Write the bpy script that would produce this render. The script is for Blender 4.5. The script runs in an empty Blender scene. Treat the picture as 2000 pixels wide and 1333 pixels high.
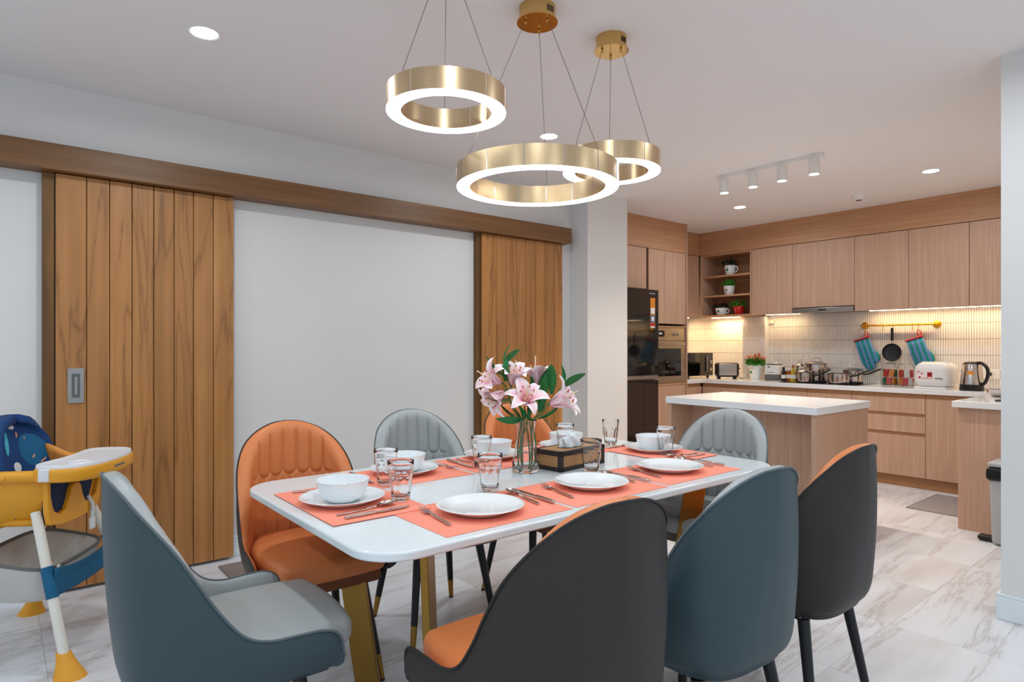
import bpy, bmesh, math, random
from math import sin, cos, pi, sqrt, radians, atan2
from mathutils import Vector, Matrix

S = bpy.context.scene
COL = S.collection
random.seed(7)

# ---------------------------------------------------------------- camera
cam_d = bpy.data.cameras.new('camera')
cam = bpy.data.objects.new('camera', cam_d)
COL.objects.link(cam)
cam.location = (0, 0, 1.27)
cam.rotation_euler = (pi / 2, 0, atan2(0.77427, 0.63285) - pi / 2)
cam_d.sensor_width = 36
cam_d.lens = 36 * 1230 / 2000
cam_d.shift_y = 0.005
cam_d.clip_start = 0.05
S.camera = cam

# ---------------------------------------------------------------- colour management, world, light levels
S.view_settings.view_transform = 'Standard'
S.view_settings.look = 'None'
S.view_settings.gamma = 1
S.view_settings.use_curve_mapping = False
S.view_settings.exposure = 0.08
S.cycles.max_bounces = 20
S.cycles.transparent_max_bounces = 12
S.cycles.transmission_bounces = 20
S.cycles.sample_clamp_indirect = 4.0
S.cycles.use_denoising = True

W = bpy.data.worlds.new('world')
S.world = W
W.use_nodes = True
W.node_tree.nodes['Background'].inputs[0].default_value = (0.74, 0.88, 1.0, 1)
W.node_tree.nodes['Background'].inputs[1].default_value = 0.75

CEIL = 2.625
DOWN_W = 8.0        # watts of one ceiling downlight
RING_E = 7.0         # emission of the pendant diffusers
SPOT_W = 5.0         # watts of one track spot
LED_W = 2.8          # watts per metre of the warm under-cabinet strips
LED_COL = (1.0, 0.69, 0.36)
DOWN_COL = (0.84, 0.94, 1.0)
WARM_COL = (1.0, 0.86, 0.72)

# ---------------------------------------------------------------- colour helper
def lin(c):
    c = c / 255.0
    return c / 12.92 if c <= 0.04045 else ((c + 0.055) / 1.055) ** 2.4
def rgb(r, g, b):
    return (lin(r), lin(g), lin(b), 1.0)

# ---------------------------------------------------------------- materials
MATS = {}
def mat(name, color, rough=0.5, metal=0.0, spec=0.5, bump=0.0, bscale=200.0, coat=0.0, trans=0.0, ior=1.45,
        emit=0.0, ecol=None, sheen=0.0, vary=0.0, vscale=3.0, sss=0.0):
    m = bpy.data.materials.new(name)
    m.use_nodes = True
    nt = m.node_tree
    b = nt.nodes['Principled BSDF']
    b.inputs['Base Color'].default_value = color
    b.inputs['Roughness'].default_value = rough
    b.inputs['Metallic'].default_value = metal
    b.inputs['Specular IOR Level'].default_value = spec
    b.inputs['Coat Weight'].default_value = coat
    b.inputs['Transmission Weight'].default_value = trans
    b.inputs['IOR'].default_value = ior
    if sheen: b.inputs['Sheen Weight'].default_value = sheen
    if emit:
        b.inputs['Emission Color'].default_value = ecol or color
        b.inputs['Emission Strength'].default_value = emit
    tc = None
    if bump or vary:
        tc = nt.nodes.new('ShaderNodeTexCoord')
    if bump:
        n = nt.nodes.new('ShaderNodeTexNoise')
        n.inputs['Scale'].default_value = bscale
        n.inputs['Detail'].default_value = 3
        nt.links.new(tc.outputs['Object'], n.inputs['Vector'])
        bp = nt.nodes.new('ShaderNodeBump')
        bp.inputs['Strength'].default_value = bump
        bp.inputs['Distance'].default_value = 0.002
        nt.links.new(n.outputs['Fac'], bp.inputs['Height'])
        nt.links.new(bp.outputs['Normal'], b.inputs['Normal'])
    if vary:
        n2 = nt.nodes.new('ShaderNodeTexNoise')
        n2.inputs['Scale'].default_value = vscale
        n2.inputs['Detail'].default_value = 4
        nt.links.new(tc.outputs['Object'], n2.inputs['Vector'])
        mr = nt.nodes.new('ShaderNodeMapRange')
        mr.inputs['To Min'].default_value = 1 - vary
        mr.inputs['To Max'].default_value = 1 + vary
        nt.links.new(n2.outputs['Fac'], mr.inputs['Value'])
        mx = nt.nodes.new('ShaderNodeVectorMath'); mx.operation = 'SCALE'
        mx.inputs[0].default_value = color[:3]
        nt.links.new(mr.outputs[0], mx.inputs['Scale'])
        nt.links.new(mx.outputs[0], b.inputs['Base Color'])
    MATS[name] = m
    return m

def ramp(nt, stops, interp='LINEAR'):
    r = nt.nodes.new('ShaderNodeValToRGB')
    r.color_ramp.interpolation = interp
    el = r.color_ramp.elements
    while len(el) < len(stops): el.new(0.5)
    for e, (p, c) in zip(el, stops):
        e.position = p; e.color = c
    return r

def wood(name, stops, scale, rough=0.45, warp=1.0, dark=0.25, bump=0.1, rnd=True, fine=60.0, per_obj=0.0):
    """grain runs along the axis that has the smallest scale value"""
    m = bpy.data.materials.new(name); m.use_nodes = True
    nt = m.node_tree; N = nt.nodes; L = nt.links
    b = N['Principled BSDF']
    tc = N.new('ShaderNodeTexCoord'); oi = N.new('ShaderNodeObjectInfo')
    add = N.new('ShaderNodeVectorMath'); add.operation = 'ADD'
    sc = N.new('ShaderNodeVectorMath'); sc.operation = 'SCALE'
    sc.inputs[0].default_value = (37.0, 53.0, 71.0)
    L.new(oi.outputs['Random'], sc.inputs['Scale'])
    L.new(tc.outputs['Object'], add.inputs[0])
    if rnd: L.new(sc.outputs[0], add.inputs[1])
    mp = N.new('ShaderNodeMapping'); mp.inputs['Scale'].default_value = scale
    L.new(add.outputs[0], mp.inputs['Vector'])
    n1 = N.new('ShaderNodeTexNoise'); n1.inputs['Scale'].default_value = 1.0
    n1.inputs['Detail'].default_value = 5; n1.inputs['Distortion'].default_value = warp
    L.new(mp.outputs[0], n1.inputs['Vector'])
    mul = N.new('ShaderNodeMath'); mul.operation = 'MULTIPLY'; mul.inputs[1].default_value = 4.0
    L.new(n1.outputs['Fac'], mul.inputs[0])
    pp = N.new('ShaderNodeMath'); pp.operation = 'PINGPONG'; pp.inputs[1].default_value = 1.0
    L.new(mul.outputs[0], pp.inputs[0])
    r = ramp(nt, stops)
    L.new(pp.outputs[0], r.inputs['Fac'])
    # fine pores
    mp2 = N.new('ShaderNodeMapping'); mp2.inputs['Scale'].default_value = [s * fine / 10 if s > min(scale) else s * 1.5 for s in scale]
    L.new(add.outputs[0], mp2.inputs['Vector'])
    n2 = N.new('ShaderNodeTexNoise'); n2.inputs['Scale'].default_value = 1.0; n2.inputs['Detail'].default_value = 6
    L.new(mp2.outputs[0], n2.inputs['Vector'])
    mr = N.new('ShaderNodeMapRange'); mr.inputs['From Min'].default_value = 0.3; mr.inputs['From Max'].default_value = 0.7
    mr.inputs['To Min'].default_value = 1 - dark; mr.inputs['To Max'].default_value = 1 + dark * 0.4
    L.new(n2.outputs['Fac'], mr.inputs['Value'])
    mx = N.new('ShaderNodeVectorMath'); mx.operation = 'SCALE'
    L.new(r.outputs['Color'], mx.inputs[0]); L.new(mr.outputs[0], mx.inputs['Scale'])
    out = mx
    if per_obj:
        mr2 = N.new('ShaderNodeMapRange'); mr2.inputs['To Min'].default_value = 1 - per_obj; mr2.inputs['To Max'].default_value = 1 + per_obj
        L.new(oi.outputs['Random'], mr2.inputs['Value'])
        mx2 = N.new('ShaderNodeVectorMath'); mx2.operation = 'SCALE'
        L.new(mx.outputs[0], mx2.inputs[0]); L.new(mr2.outputs[0], mx2.inputs['Scale'])
        out = mx2
    L.new(out.outputs[0], b.inputs['Base Color'])
    b.inputs['Roughness'].default_value = rough
    bp = N.new('ShaderNodeBump'); bp.inputs['Strength'].default_value = bump; bp.inputs['Distance'].default_value = 0.001
    L.new(n2.outputs['Fac'], bp.inputs['Height']); L.new(bp.outputs['Normal'], b.inputs['Normal'])
    MATS[name] = m
    return m

def marble(name):
    m = bpy.data.materials.new(name); m.use_nodes = True
    nt = m.node_tree; N = nt.nodes; L = nt.links
    b = N['Principled BSDF']
    tc = N.new('ShaderNodeTexCoord'); oi = N.new('ShaderNodeObjectInfo')
    sc = N.new('ShaderNodeVectorMath'); sc.operation = 'SCALE'; sc.inputs[0].default_value = (31.0, 47.0, 13.0)
    L.new(oi.outputs['Random'], sc.inputs['Scale'])
    add = N.new('ShaderNodeVectorMath'); add.operation = 'ADD'
    L.new(tc.outputs['Object'], add.inputs[0]); L.new(sc.outputs[0], add.inputs[1])
    rot = N.new('ShaderNodeMapping'); rot.inputs['Rotation'].default_value = (0, 0, radians(-3))
    L.new(add.outputs[0], rot.inputs['Vector'])
    mp = N.new('ShaderNodeMapping'); mp.inputs['Scale'].default_value = (0.36, 3.4, 1.0)
    L.new(rot.outputs[0], mp.inputs['Vector'])
    n1 = N.new('ShaderNodeTexNoise'); n1.inputs['Scale'].default_value = 1.2; n1.inputs['Detail'].default_value = 8
    n1.inputs['Distortion'].default_value = 0.12; n1.inputs['Roughness'].default_value = 0.66
    L.new(mp.outputs[0], n1.inputs['Vector'])
    s1 = N.new('ShaderNodeMath'); s1.operation = 'SUBTRACT'; s1.inputs[1].default_value = 0.5
    L.new(n1.outputs['Fac'], s1.inputs[0])
    ab = N.new('ShaderNodeMath'); ab.operation = 'ABSOLUTE'; L.new(s1.outputs[0], ab.inputs[0])
    r1 = ramp(nt, [(0.0, rgb(186, 182, 182)), (0.006, rgb(210, 208, 210)), (0.028, rgb(221, 222, 226)), (0.2, rgb(225, 227, 231))])
    L.new(ab.outputs[0], r1.inputs['Fac'])
    n2 = N.new('ShaderNodeTexNoise'); n2.inputs['Scale'].default_value = 0.9; n2.inputs['Detail'].default_value = 4
    mp3 = N.new('ShaderNodeMapping'); mp3.inputs['Scale'].default_value = (1.0, 3.0, 1.0)
    L.new(rot.outputs[0], mp3.inputs['Vector']); L.new(mp3.outputs[0], n2.inputs['Vector'])
    r2 = ramp(nt, [(0.3, rgb(236, 229, 225)), (0.5, rgb(255, 255, 255)), (1.0, rgb(255, 255, 255))])
    L.new(n2.outputs['Fac'], r2.inputs['Fac'])
    mx = N.new('ShaderNodeMix'); mx.data_type = 'RGBA'; mx.blend_type = 'MULTIPLY'; mx.inputs[0].default_value = 1.0
    L.new(r1.outputs['Color'], mx.inputs[6]); L.new(r2.outputs['Color'], mx.inputs[7])
    mr = N.new('ShaderNodeMapRange'); mr.inputs['From Min'].default_value = 0.0; mr.inputs['From Max'].default_value = 1.0
    mr.inputs['To Min'].default_value = 0.93; mr.inputs['To Max'].default_value = 1.03
    L.new(oi.outputs['Random'], mr.inputs['Value'])
    fin = N.new('ShaderNodeVectorMath'); fin.operation = 'SCALE'
    L.new(mx.outputs[2], fin.inputs[0]); L.new(mr.outputs[0], fin.inputs['Scale'])
    L.new(fin.outputs[0], b.inputs['Base Color'])
    b.inputs['Roughness'].default_value = 0.32
    b.inputs['Specular IOR Level'].default_value = 0.35
    MATS[name] = m
    return m

def cell_print(name, base, cols, scale=14.0, rough=0.8):
    """printed cloth: scattered rounded patches of a few colours on a base colour"""
    m = bpy.data.materials.new(name); m.use_nodes = True
    nt = m.node_tree; N = nt.nodes; L = nt.links; b = N['Principled BSDF']
    tc = N.new('ShaderNodeTexCoord')
    v = N.new('ShaderNodeTexVoronoi'); v.inputs['Scale'].default_value = scale; v.inputs['Randomness'].default_value = 1.0
    mp = N.new('ShaderNodeMapping'); mp.inputs['Rotation'].default_value = (0.5, 0.4, 0.5); mp.inputs['Scale'].default_value = (1.0, 1.0, 0.6)
    L.new(tc.outputs['Object'], mp.inputs['Vector']); L.new(mp.outputs[0], v.inputs['Vector'])
    sep = N.new('ShaderNodeSeparateColor'); L.new(v.outputs['Color'], sep.inputs[0])
    r = ramp(nt, [(i / len(cols), c) for i, c in enumerate(cols)], 'CONSTANT')
    L.new(sep.outputs[0], r.inputs['Fac'])
    lt = N.new('ShaderNodeMath'); lt.operation = 'LESS_THAN'; lt.inputs[1].default_value = 0.36
    L.new(v.outputs['Distance'], lt.inputs[0])
    mx = N.new('ShaderNodeMix'); mx.data_type = 'RGBA'
    L.new(lt.outputs[0], mx.inputs[0]); mx.inputs[6].default_value = base; L.new(r.outputs['Color'], mx.inputs[7])
    L.new(mx.outputs[2], b.inputs['Base Color']); b.inputs['Roughness'].default_value = rough
    MATS[name] = m
    return m

def stripes(name, c1, c2, freq, axis=(1, 0, 0), rough=0.85):
    m = bpy.data.materials.new(name); m.use_nodes = True
    nt = m.node_tree; N = nt.nodes; L = nt.links; b = N['Principled BSDF']
    tc = N.new('ShaderNodeTexCoord')
    d = N.new('ShaderNodeVectorMath'); d.operation = 'DOT_PRODUCT'; d.inputs[1].default_value = [a * freq for a in axis]
    L.new(tc.outputs['Object'], d.inputs[0])
    nz = N.new('ShaderNodeTexNoise'); nz.inputs['Scale'].default_value = 60
    L.new(tc.outputs['Object'], nz.inputs['Vector'])
    ad = N.new('ShaderNodeMath'); ad.operation = 'MULTIPLY_ADD'; ad.inputs[1].default_value = 0.5
    L.new(nz.outputs['Fac'], ad.inputs[0]); L.new(d.outputs['Value'], ad.inputs[2])
    fr = N.new('ShaderNodeMath'); fr.operation = 'FRACT'; L.new(ad.outputs[0], fr.inputs[0])
    r = ramp(nt, [(0.0, c1), (0.55, c2)], 'CONSTANT'); L.new(fr.outputs[0], r.inputs['Fac'])
    L.new(r.outputs['Color'], b.inputs['Base Color']); b.inputs['Roughness'].default_value = rough
    MATS[name] = m
    return m

def petal_mat():
    m = bpy.data.materials.new('lily_petal'); m.use_nodes = True
    nt = m.node_tree; N = nt.nodes; L = nt.links; b = N['Principled BSDF']
    uv = N.new('ShaderNodeUVMap'); sep = N.new('ShaderNodeSeparateXYZ'); L.new(uv.outputs[0], sep.inputs[0])
    # u: 0..1 across, v: 0..1 along
    s = N.new('ShaderNodeMath'); s.operation = 'SUBTRACT'; s.inputs[1].default_value = 0.5; L.new(sep.outputs[0], s.inputs[0])
    a = N.new('ShaderNodeMath'); a.operation = 'ABSOLUTE'; L.new(s.outputs[0], a.inputs[0])
    k = N.new('ShaderNodeMath'); k.operation = 'MULTIPLY_ADD'; k.inputs[1].default_value = 0.9; L.new(a.outputs[0], k.inputs[0])
    h = N.new('ShaderNodeMath'); h.operation = 'MULTIPLY'; h.inputs[1].default_value = 0.55; L.new(sep.outputs[1], h.inputs[0])
    L.new(h.outputs[0], k.inputs[2])
    r = ramp(nt, [(0.0, rgb(216, 74, 128)), (0.16, rgb(236, 138, 168)), (0.42, rgb(248, 204, 212)), (0.75, rgb(250, 238, 238))])
    L.new(k.outputs[0], r.inputs['Fac']); L.new(r.outputs['Color'], b.inputs['Base Color'])
    b.inputs['Roughness'].default_value = 0.55
    MATS['lily_petal'] = m
    return m

M_WALL = mat('wall_paint', rgb(226, 223, 220), 0.75, bump=0.03, bscale=300)
M_CEIL = mat('ceiling_paint', rgb(240, 234, 233), 0.8)
M_BASE = mat('baseboard_paint', rgb(226, 234, 236), 0.5)
M_GROUT = mat('grout', rgb(190, 184, 180), 0.8)
M_MARBLE = marble('marble_tile')
M_TEAK = wood('teak', [(0.0, rgb(150, 98, 50)), (0.10, rgb(178, 120, 64)), (0.6, rgb(188, 128, 70)), (0.92, rgb(196, 138, 78)), (1.0, rgb(218, 162, 102))],
              (5.0, 5.0, 0.42), rough=0.42, warp=1.5, dark=0.16, bump=0.1, per_obj=0.09)
M_TEAKH = wood('teak_pelmet', [(0.0, rgb(114, 76, 40)), (0.5, rgb(132, 90, 50)), (1.0, rgb(146, 102, 58))],
               (0.4, 8.0, 8.0), rough=0.45, warp=0.8, dark=0.2, bump=0.1)
M_TEAKD = wood('teak_jamb', [(0.0, rgb(96, 62, 22)), (0.5, rgb(120, 80, 30)), (1.0, rgb(136, 92, 38))], (8.0, 8.0, 0.5), rough=0.5, dark=0.2)
OAK = [(0.0, rgb(196, 156, 130)), (0.5, rgb(204, 164, 138)), (1.0, rgb(212, 174, 148))]
M_OAK = wood('oak_laminate', OAK, (26.0, 26.0, 0.9), rough=0.5, warp=0.3, dark=0.1, bump=0.04, fine=40)
M_OAKH = wood('oak_laminate_lying', [(0.0, rgb(190, 140, 102)), (0.5, rgb(200, 150, 112)), (1.0, rgb(208, 160, 122))], (26.0, 0.9, 26.0), rough=0.5, warp=0.3, dark=0.1, bump=0.04, fine=40)
M_OAKHX = wood('oak_laminate_lying_side', [(0.0, rgb(190, 140, 102)), (0.5, rgb(200, 150, 112)), (1.0, rgb(208, 160, 122))], (0.9, 26.0, 26.0), rough=0.5, warp=0.3, dark=0.1, bump=0.04, fine=40)
M_OAKIN = mat('oak_inside', rgb(176, 130, 96), 0.6)
M_TOE = mat('toe_kick', rgb(176, 128, 88), 0.5)
M_QUARTZ = mat('white_quartz', rgb(238, 238, 240), 0.18, coat=0.3)
M_TILE = mat('white_finger_tile', rgb(232, 226, 220), 0.18, coat=0.2)
M_TGROUT = mat('tile_grout', rgb(186, 176, 166), 0.8)
M_TABLE = mat('sintered_table_top', rgb(228, 236, 238), 0.12, coat=0.4, vary=0.02, vscale=4)
M_GOLD = mat('brushed_gold', rgb(162, 124, 60), 0.34, metal=1.0, bump=0.05, bscale=400)
M_RING = mat('brushed_champagne_gold', rgb(208, 180, 142), 0.30, metal=1.0, bump=0.04, bscale=500)
M_POLGOLD = mat('polished_gold', rgb(214, 176, 112), 0.1, metal=1.0)
M_YGOLD = mat('yellow_gold', rgb(214, 160, 40), 0.3, metal=0.8)
M_LIGHT = mat('diffuser_glow', (1, 1, 1, 1), 0.5, emit=RING_E, ecol=(0.88, 0.96, 1.0, 1))
M_DOWN = mat('downlight_glow', (1, 1, 1, 1), 0.5, emit=14.0, ecol=(0.90, 0.96, 1.0, 1))
M_SPOTG = mat('spot_glow', (1, 1, 1, 1), 0.5, emit=10.0, ecol=(1.0, 0.95, 0.88, 1))
M_LEDG = mat('led_glow', (1, 1, 1, 1), 0.5, emit=10.0, ecol=(1.0, 0.78, 0.48, 1))
M_WHITEP = mat('white_plastic', rgb(232, 230, 228), 0.4)
M_WHITEM = mat('white_metal', rgb(242, 236, 230), 0.45)
M_CABLE = mat('steel_cable', rgb(120, 112, 104), 0.35, metal=1.0)
M_CERAM = mat('white_porcelain', rgb(240, 243, 244), 0.1, coat=0.5)
M_MATC = mat('coral_woven_vinyl', rgb(255, 150, 124), 0.7, bump=0.25, bscale=900)
M_GLASS = mat('clear_glass', (1, 1, 1, 1), 0.0, trans=1.0, ior=1.42)
M_STEEL = mat('polished_steel', rgb(205, 196, 190), 0.16, metal=1.0)
M_STEELB = mat('brushed_steel', rgb(176, 172, 168), 0.32, metal=1.0)
M_STEELW = mat('oven_steel', rgb(196, 176, 150), 0.3, metal=1.0)
M_BLACK = mat('black_satin', rgb(20, 20, 22), 0.35)
M_BLACKG = mat('black_gloss', rgb(9, 9, 10), 0.05, coat=0.5)
M_BLACKF = mat('black_fridge_glass', rgb(24, 22, 21), 0.06, coat=0.6)
M_CHGO = mat('orange_leather', rgb(222, 130, 74), 0.42, bump=0.08, bscale=900, vary=0.03)
M_CHGB = mat('dark_brown_leather', rgb(44, 38, 35), 0.5, bump=0.08, bscale=900)
M_CHLG = mat('light_grey_leather', rgb(168, 172, 171), 0.42, bump=0.08, bscale=900, vary=0.03)
M_CHSL = mat('slate_grey_leather', rgb(54, 72, 78), 0.45, bump=0.08, bscale=900)
M_PIPE_O = mat('dark_piping', rgb(40, 34, 32), 0.5)
M_PIPE_G = mat('slate_piping', rgb(92, 102, 106), 0.5)
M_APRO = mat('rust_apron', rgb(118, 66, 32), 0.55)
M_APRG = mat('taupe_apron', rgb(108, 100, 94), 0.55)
M_YEL = mat('mustard_plastic', rgb(232, 160, 36), 0.4)
M_OFFW = mat('cream_tube', rgb(232, 226, 214), 0.35)
M_TRAYW = mat('white_tray', rgb(228, 226, 228), 0.35)
M_NAVY = mat('navy_cloth', rgb(18, 62, 116), 0.8, bump=0.2, bscale=500)
M_TEALP = mat('teal_print', rgb(22, 98, 140), 0.8)
M_SKYP = mat('sky_print', rgb(80, 186, 208), 0.8)
M_CORALP = mat('coral_print', rgb(226, 150, 124), 0.8)
M_NAVYS = cell_print('dark_print_cloth', rgb(20, 44, 82), [rgb(48, 150, 176), rgb(48, 140, 160), rgb(16, 30, 60), rgb(208, 216, 222), rgb(210, 120, 80), rgb(18, 36, 66)], 12)
M_ORCL = mat('orange_cloth', rgb(240, 156, 72), 0.8, bump=0.2, bscale=400)
M_TEALC = mat('teal_blue_cloth', rgb(16, 92, 128), 0.8, bump=0.2, bscale=500)
M_GREYC = mat('grey_basket_cloth', rgb(208, 203, 198), 0.85, bump=0.15, bscale=300)
M_GREYT = mat('grey_trim', rgb(104, 106, 104), 0.7)
M_WEB = mat('white_webbing', rgb(214, 222, 226), 0.8)
M_CORK = mat('woven_cork', rgb(172, 128, 84), 0.8, bump=0.6, bscale=160, vary=0.35, vscale=120)
M_EBONY = mat('ebony_frame', rgb(40, 34, 32), 0.45)
M_TISSUE = mat('white_tissue', rgb(232, 238, 242), 0.9)
M_LEAF = mat('lily_leaf', rgb(30, 110, 50), 0.4, vary=0.25, vscale=18)
M_STEM = mat('lily_stem', rgb(92, 120, 60), 0.5)
M_PETAL = petal_mat()
M_ANTH = mat('rust_anther', rgb(186, 72, 36), 0.7)
M_FIL = mat('cream_filament', rgb(236, 218, 176), 0.6)
M_WATER = M_GLASS
M_RUG = mat('brown_grey_rug', rgb(140, 126, 120), 0.95, bump=0.8, bscale=250, vary=0.2, vscale=90)
M_RUG2 = mat('grey_rug', rgb(150, 142, 140), 0.95, bump=0.8, bscale=250, vary=0.2, vscale=60)
M_BIN = mat('grey_bin_plastic', rgb(176, 178, 180), 0.45)
M_BAG = mat('black_bin_bag', rgb(22, 22, 24), 0.3)
M_GREENL = mat('bright_leaf', rgb(70, 150, 40), 0.5, vary=0.3, vscale=60)
M_DKLEAF = mat('dark_leaf', rgb(30, 52, 36), 0.5, vary=0.3, vscale=60)
M_PINKF = mat('pink_blossom', rgb(214, 130, 112), 0.6, vary=0.15, vscale=60)
M_RED = mat('red_glaze', rgb(206, 24, 28), 0.25, coat=0.4)
M_GREEN = mat('green_print', rgb(18, 128, 84), 0.5)
M_REDP = mat('red_print', rgb(190, 36, 32), 0.5)
M_ORP = mat('orange_print', rgb(228, 140, 44), 0.5)
M_PINKP = mat('pink_print', rgb(226, 122, 140), 0.5)
M_WHITEPR = mat('white_print', rgb(235, 235, 235), 0.5)
M_BLUEP = mat('blue_print', rgb(60, 110, 160), 0.5)
M_GREYP = mat('grey_print', rgb(150, 150, 150), 0.5)
M_CREAMP = mat('cream_plastic', rgb(236, 214, 176), 0.4)
M_AMBER = mat('amber_sauce', rgb(150, 72, 20), 0.2, coat=0.3)
M_OLIVE = mat('olive_oil', rgb(186, 160, 30), 0.15, coat=0.4)
M_MITT = stripes('teal_violet_stripes', rgb(16, 128, 128), rgb(96, 128, 186), 21.0, (0, 1, 0))
M_DKGREEN = mat('dark_green_ware', rgb(16, 62, 66), 0.3)
M_PAN = mat('nonstick_pan', rgb(36, 38, 42), 0.4)

# ---------------------------------------------------------------- mesh building
class MB:
    def __init__(s): s.v = []; s.f = []; s.uv = None
    def add(s, verts, faces, T=None):
        o = len(s.v)
        if T is not None: verts = [tuple(T @ Vector(p)) for p in verts]
        s.v += [tuple(p) for p in verts]
        s.f += [tuple(i + o for i in f) for f in faces]
        return s
    def box(s, x0, x1, y0, y1, z0, z1, T=None):
        v = [(x0, y0, z0), (x1, y0, z0), (x1, y1, z0), (x0, y1, z0), (x0, y0, z1), (x1, y0, z1), (x1, y1, z1), (x0, y1, z1)]
        return s.add(v, [(0, 3, 2, 1), (4, 5, 6, 7), (0, 1, 5, 4), (1, 2, 6, 5), (2, 3, 7, 6), (3, 0, 4, 7)], T)
    def rbox(s, cx, cy, cz, sx, sy, sz, r, n=3, T=None, fn=None, res=1):
        """rounded box centred at c with full sizes s and edge radius r"""
        h = (sx / 2, sy / 2, sz / 2); r = min(r, *h)
        def axis(hh):
            a = []
            for i in range(n + 1): a.append(-hh + r * (1 - cos(pi / 2 * i / n)) if 0 else -hh + r * i / n)
            m = [(-hh + r) + (2 * hh - 2 * r) * i / res for i in range(1, res)]
            return a + m + [-x for x in reversed(a)]
        ax = [axis(k) for k in h]
        idx = {}; verts = []; faces = []
        def vid(p):
            key = (round(p[0], 6), round(p[1], 6), round(p[2], 6))
            if key not in idx:
                q = [max(-h[k] + r, min(h[k] - r, p[k])) for k in range(3)]
                d = Vector([p[k] - q[k] for k in range(3)])
                if d.length > 1e-9: d = d.normalized() * r
                w = Vector(q) + d
                if fn: w = Vector(fn(w.x, w.y, w.z))
                idx[key] = len(verts); verts.append((w.x + cx, w.y + cy, w.z + cz))
            return idx[key]
        for k in range(3):
            a, b = (k + 1) % 3, (k + 2) % 3
            for sg in (-1, 1):
                for i in range(len(ax[a]) - 1):
                    for j in range(len(ax[b]) - 1):
                        q = []
                        for (u, w) in ((i, j), (i + 1, j), (i + 1, j + 1), (i, j + 1)):
                            p = [0, 0, 0]; p[k] = sg * h[k]; p[a] = ax[a][u]; p[b] = ax[b][w]
                            q.append(vid(p))
                        if len(set(q)) < 4: q = list(dict.fromkeys(q))
                        if len(q) < 3: continue
                        faces.append(tuple(q) if sg > 0 else tuple(reversed(q)))
        return s.add(verts, faces, T)
    def lathe(s, prof, n=32, T=None, rmod=None, close=False):
        """prof: list of (r,z) bottom to top (outer), revolve about z"""
        verts = []; faces = []; m = len(prof)
        for (r, z) in prof:
            for i in range(n):
                a = 2 * pi * i / n
                rr = r * (rmod(a, z) if rmod else 1)
                verts.append((rr * cos(a), rr * sin(a), z))
        rng = m if close else m - 1
        for j in range(rng):
            for i in range(n):
                a = j * n + i; b = j * n + (i + 1) % n; c = ((j + 1) % m) * n + (i + 1) % n; d = ((j + 1) % m) * n + i
                faces.append((a, b, c, d))
        if not close:
            if prof[0][0] > 1e-6: faces.append(tuple(reversed(range(n))))
            if prof[-1][0] > 1e-6: faces.append(tuple((m - 1) * n + i for i in range(n)))
        return s.add(verts, faces, T)
    def cone(s, p0, p1, r0, r1, n=16, caps=True):
        p0 = Vector(p0); p1 = Vector(p1); d = (p1 - p0)
        q = d.to_track_quat('Z', 'Y').to_matrix()
        verts = []
        for p, r in ((p0, r0), (p1, r1)):
            for i in range(n):
                a = 2 * pi * i / n
                verts.append(tuple(p + q @ Vector((r * cos(a), r * sin(a), 0))))
        faces = [(i, (i + 1) % n, n + (i + 1) % n, n + i) for i in range(n)]
        if caps: faces += [tuple(reversed(range(n))), tuple(range(n, 2 * n))]
        return s.add(verts, faces)
    def tube(s, pts, r, n=10, caps=True, closed=False):
        pts = [Vector(p) for p in pts]; m = len(pts)
        rs = r if isinstance(r, (list, tuple)) else [r] * m
        verts = []; faces = []; up = None
        for k, p in enumerate(pts):
            a = pts[k - 1] if (k > 0 or closed) else p
            b = pts[(k + 1) % m] if (k < m - 1 or closed) else p
            t = (b - a).normalized()
            if up is None:
                up = Vector((0, 0, 1)) if abs(t.z) < 0.9 else Vector((1, 0, 0))
            u = (up - t * up.dot(t)).normalized(); w = t.cross(u); up = u
            for i in range(n):
                an = 2 * pi * i / n
                verts.append(tuple(p + (u * cos(an) + w * sin(an)) * rs[k]))
        for k in range(m if closed else m - 1):
            k2 = (k + 1) % m
            for i in range(n):
                faces.append((k * n + i, k * n + (i + 1) % n, k2 * n + (i + 1) % n, k2 * n + i))
        if caps and not closed:
            faces += [tuple(reversed(range(n))), tuple((m - 1) * n + i for i in range(n))]
        return s.add(verts, faces)
    def prism(s, pts, z0, z1, T=None):
        """pts: counter-clockwise (x,y) outline extruded z0..z1"""
        n = len(pts)
        v = [(x, y, z0) for x, y in pts] + [(x, y, z1) for x, y in pts]
        f = [tuple(reversed(range(n))), tuple(range(n, 2 * n))] + [(i, (i + 1) % n, n + (i + 1) % n, n + i) for i in range(n)]
        return s.add(v, f, T)
    def grid(s, fn, nu, nv, closed_u=False, T=None):
        v = []; f = []
        for j in range(nv + 1):
            for i in range(nu + (0 if closed_u else 1)):
                v.append(fn(i / nu, j / nv))
        w = nu if closed_u else nu + 1
        for j in range(nv):
            for i in range(nu):
                i2 = (i + 1) % w
                f.append((j * w + i, j * w + i2, (j + 1) * w + i2, (j + 1) * w + i))
        return s.add(v, f, T)
    def sphere(s, c, r, n=12, m=8, sc=(1, 1, 1), T=None):
        return s.lathe([(max(1e-5, r * sin(pi * j / m)), -r * cos(pi * j / m)) for j in range(m + 1)], n,
                       (T or Matrix()) @ Matrix.Translation(c) @ Matrix.Diagonal((sc[0], sc[1], sc[2], 1)))
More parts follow.
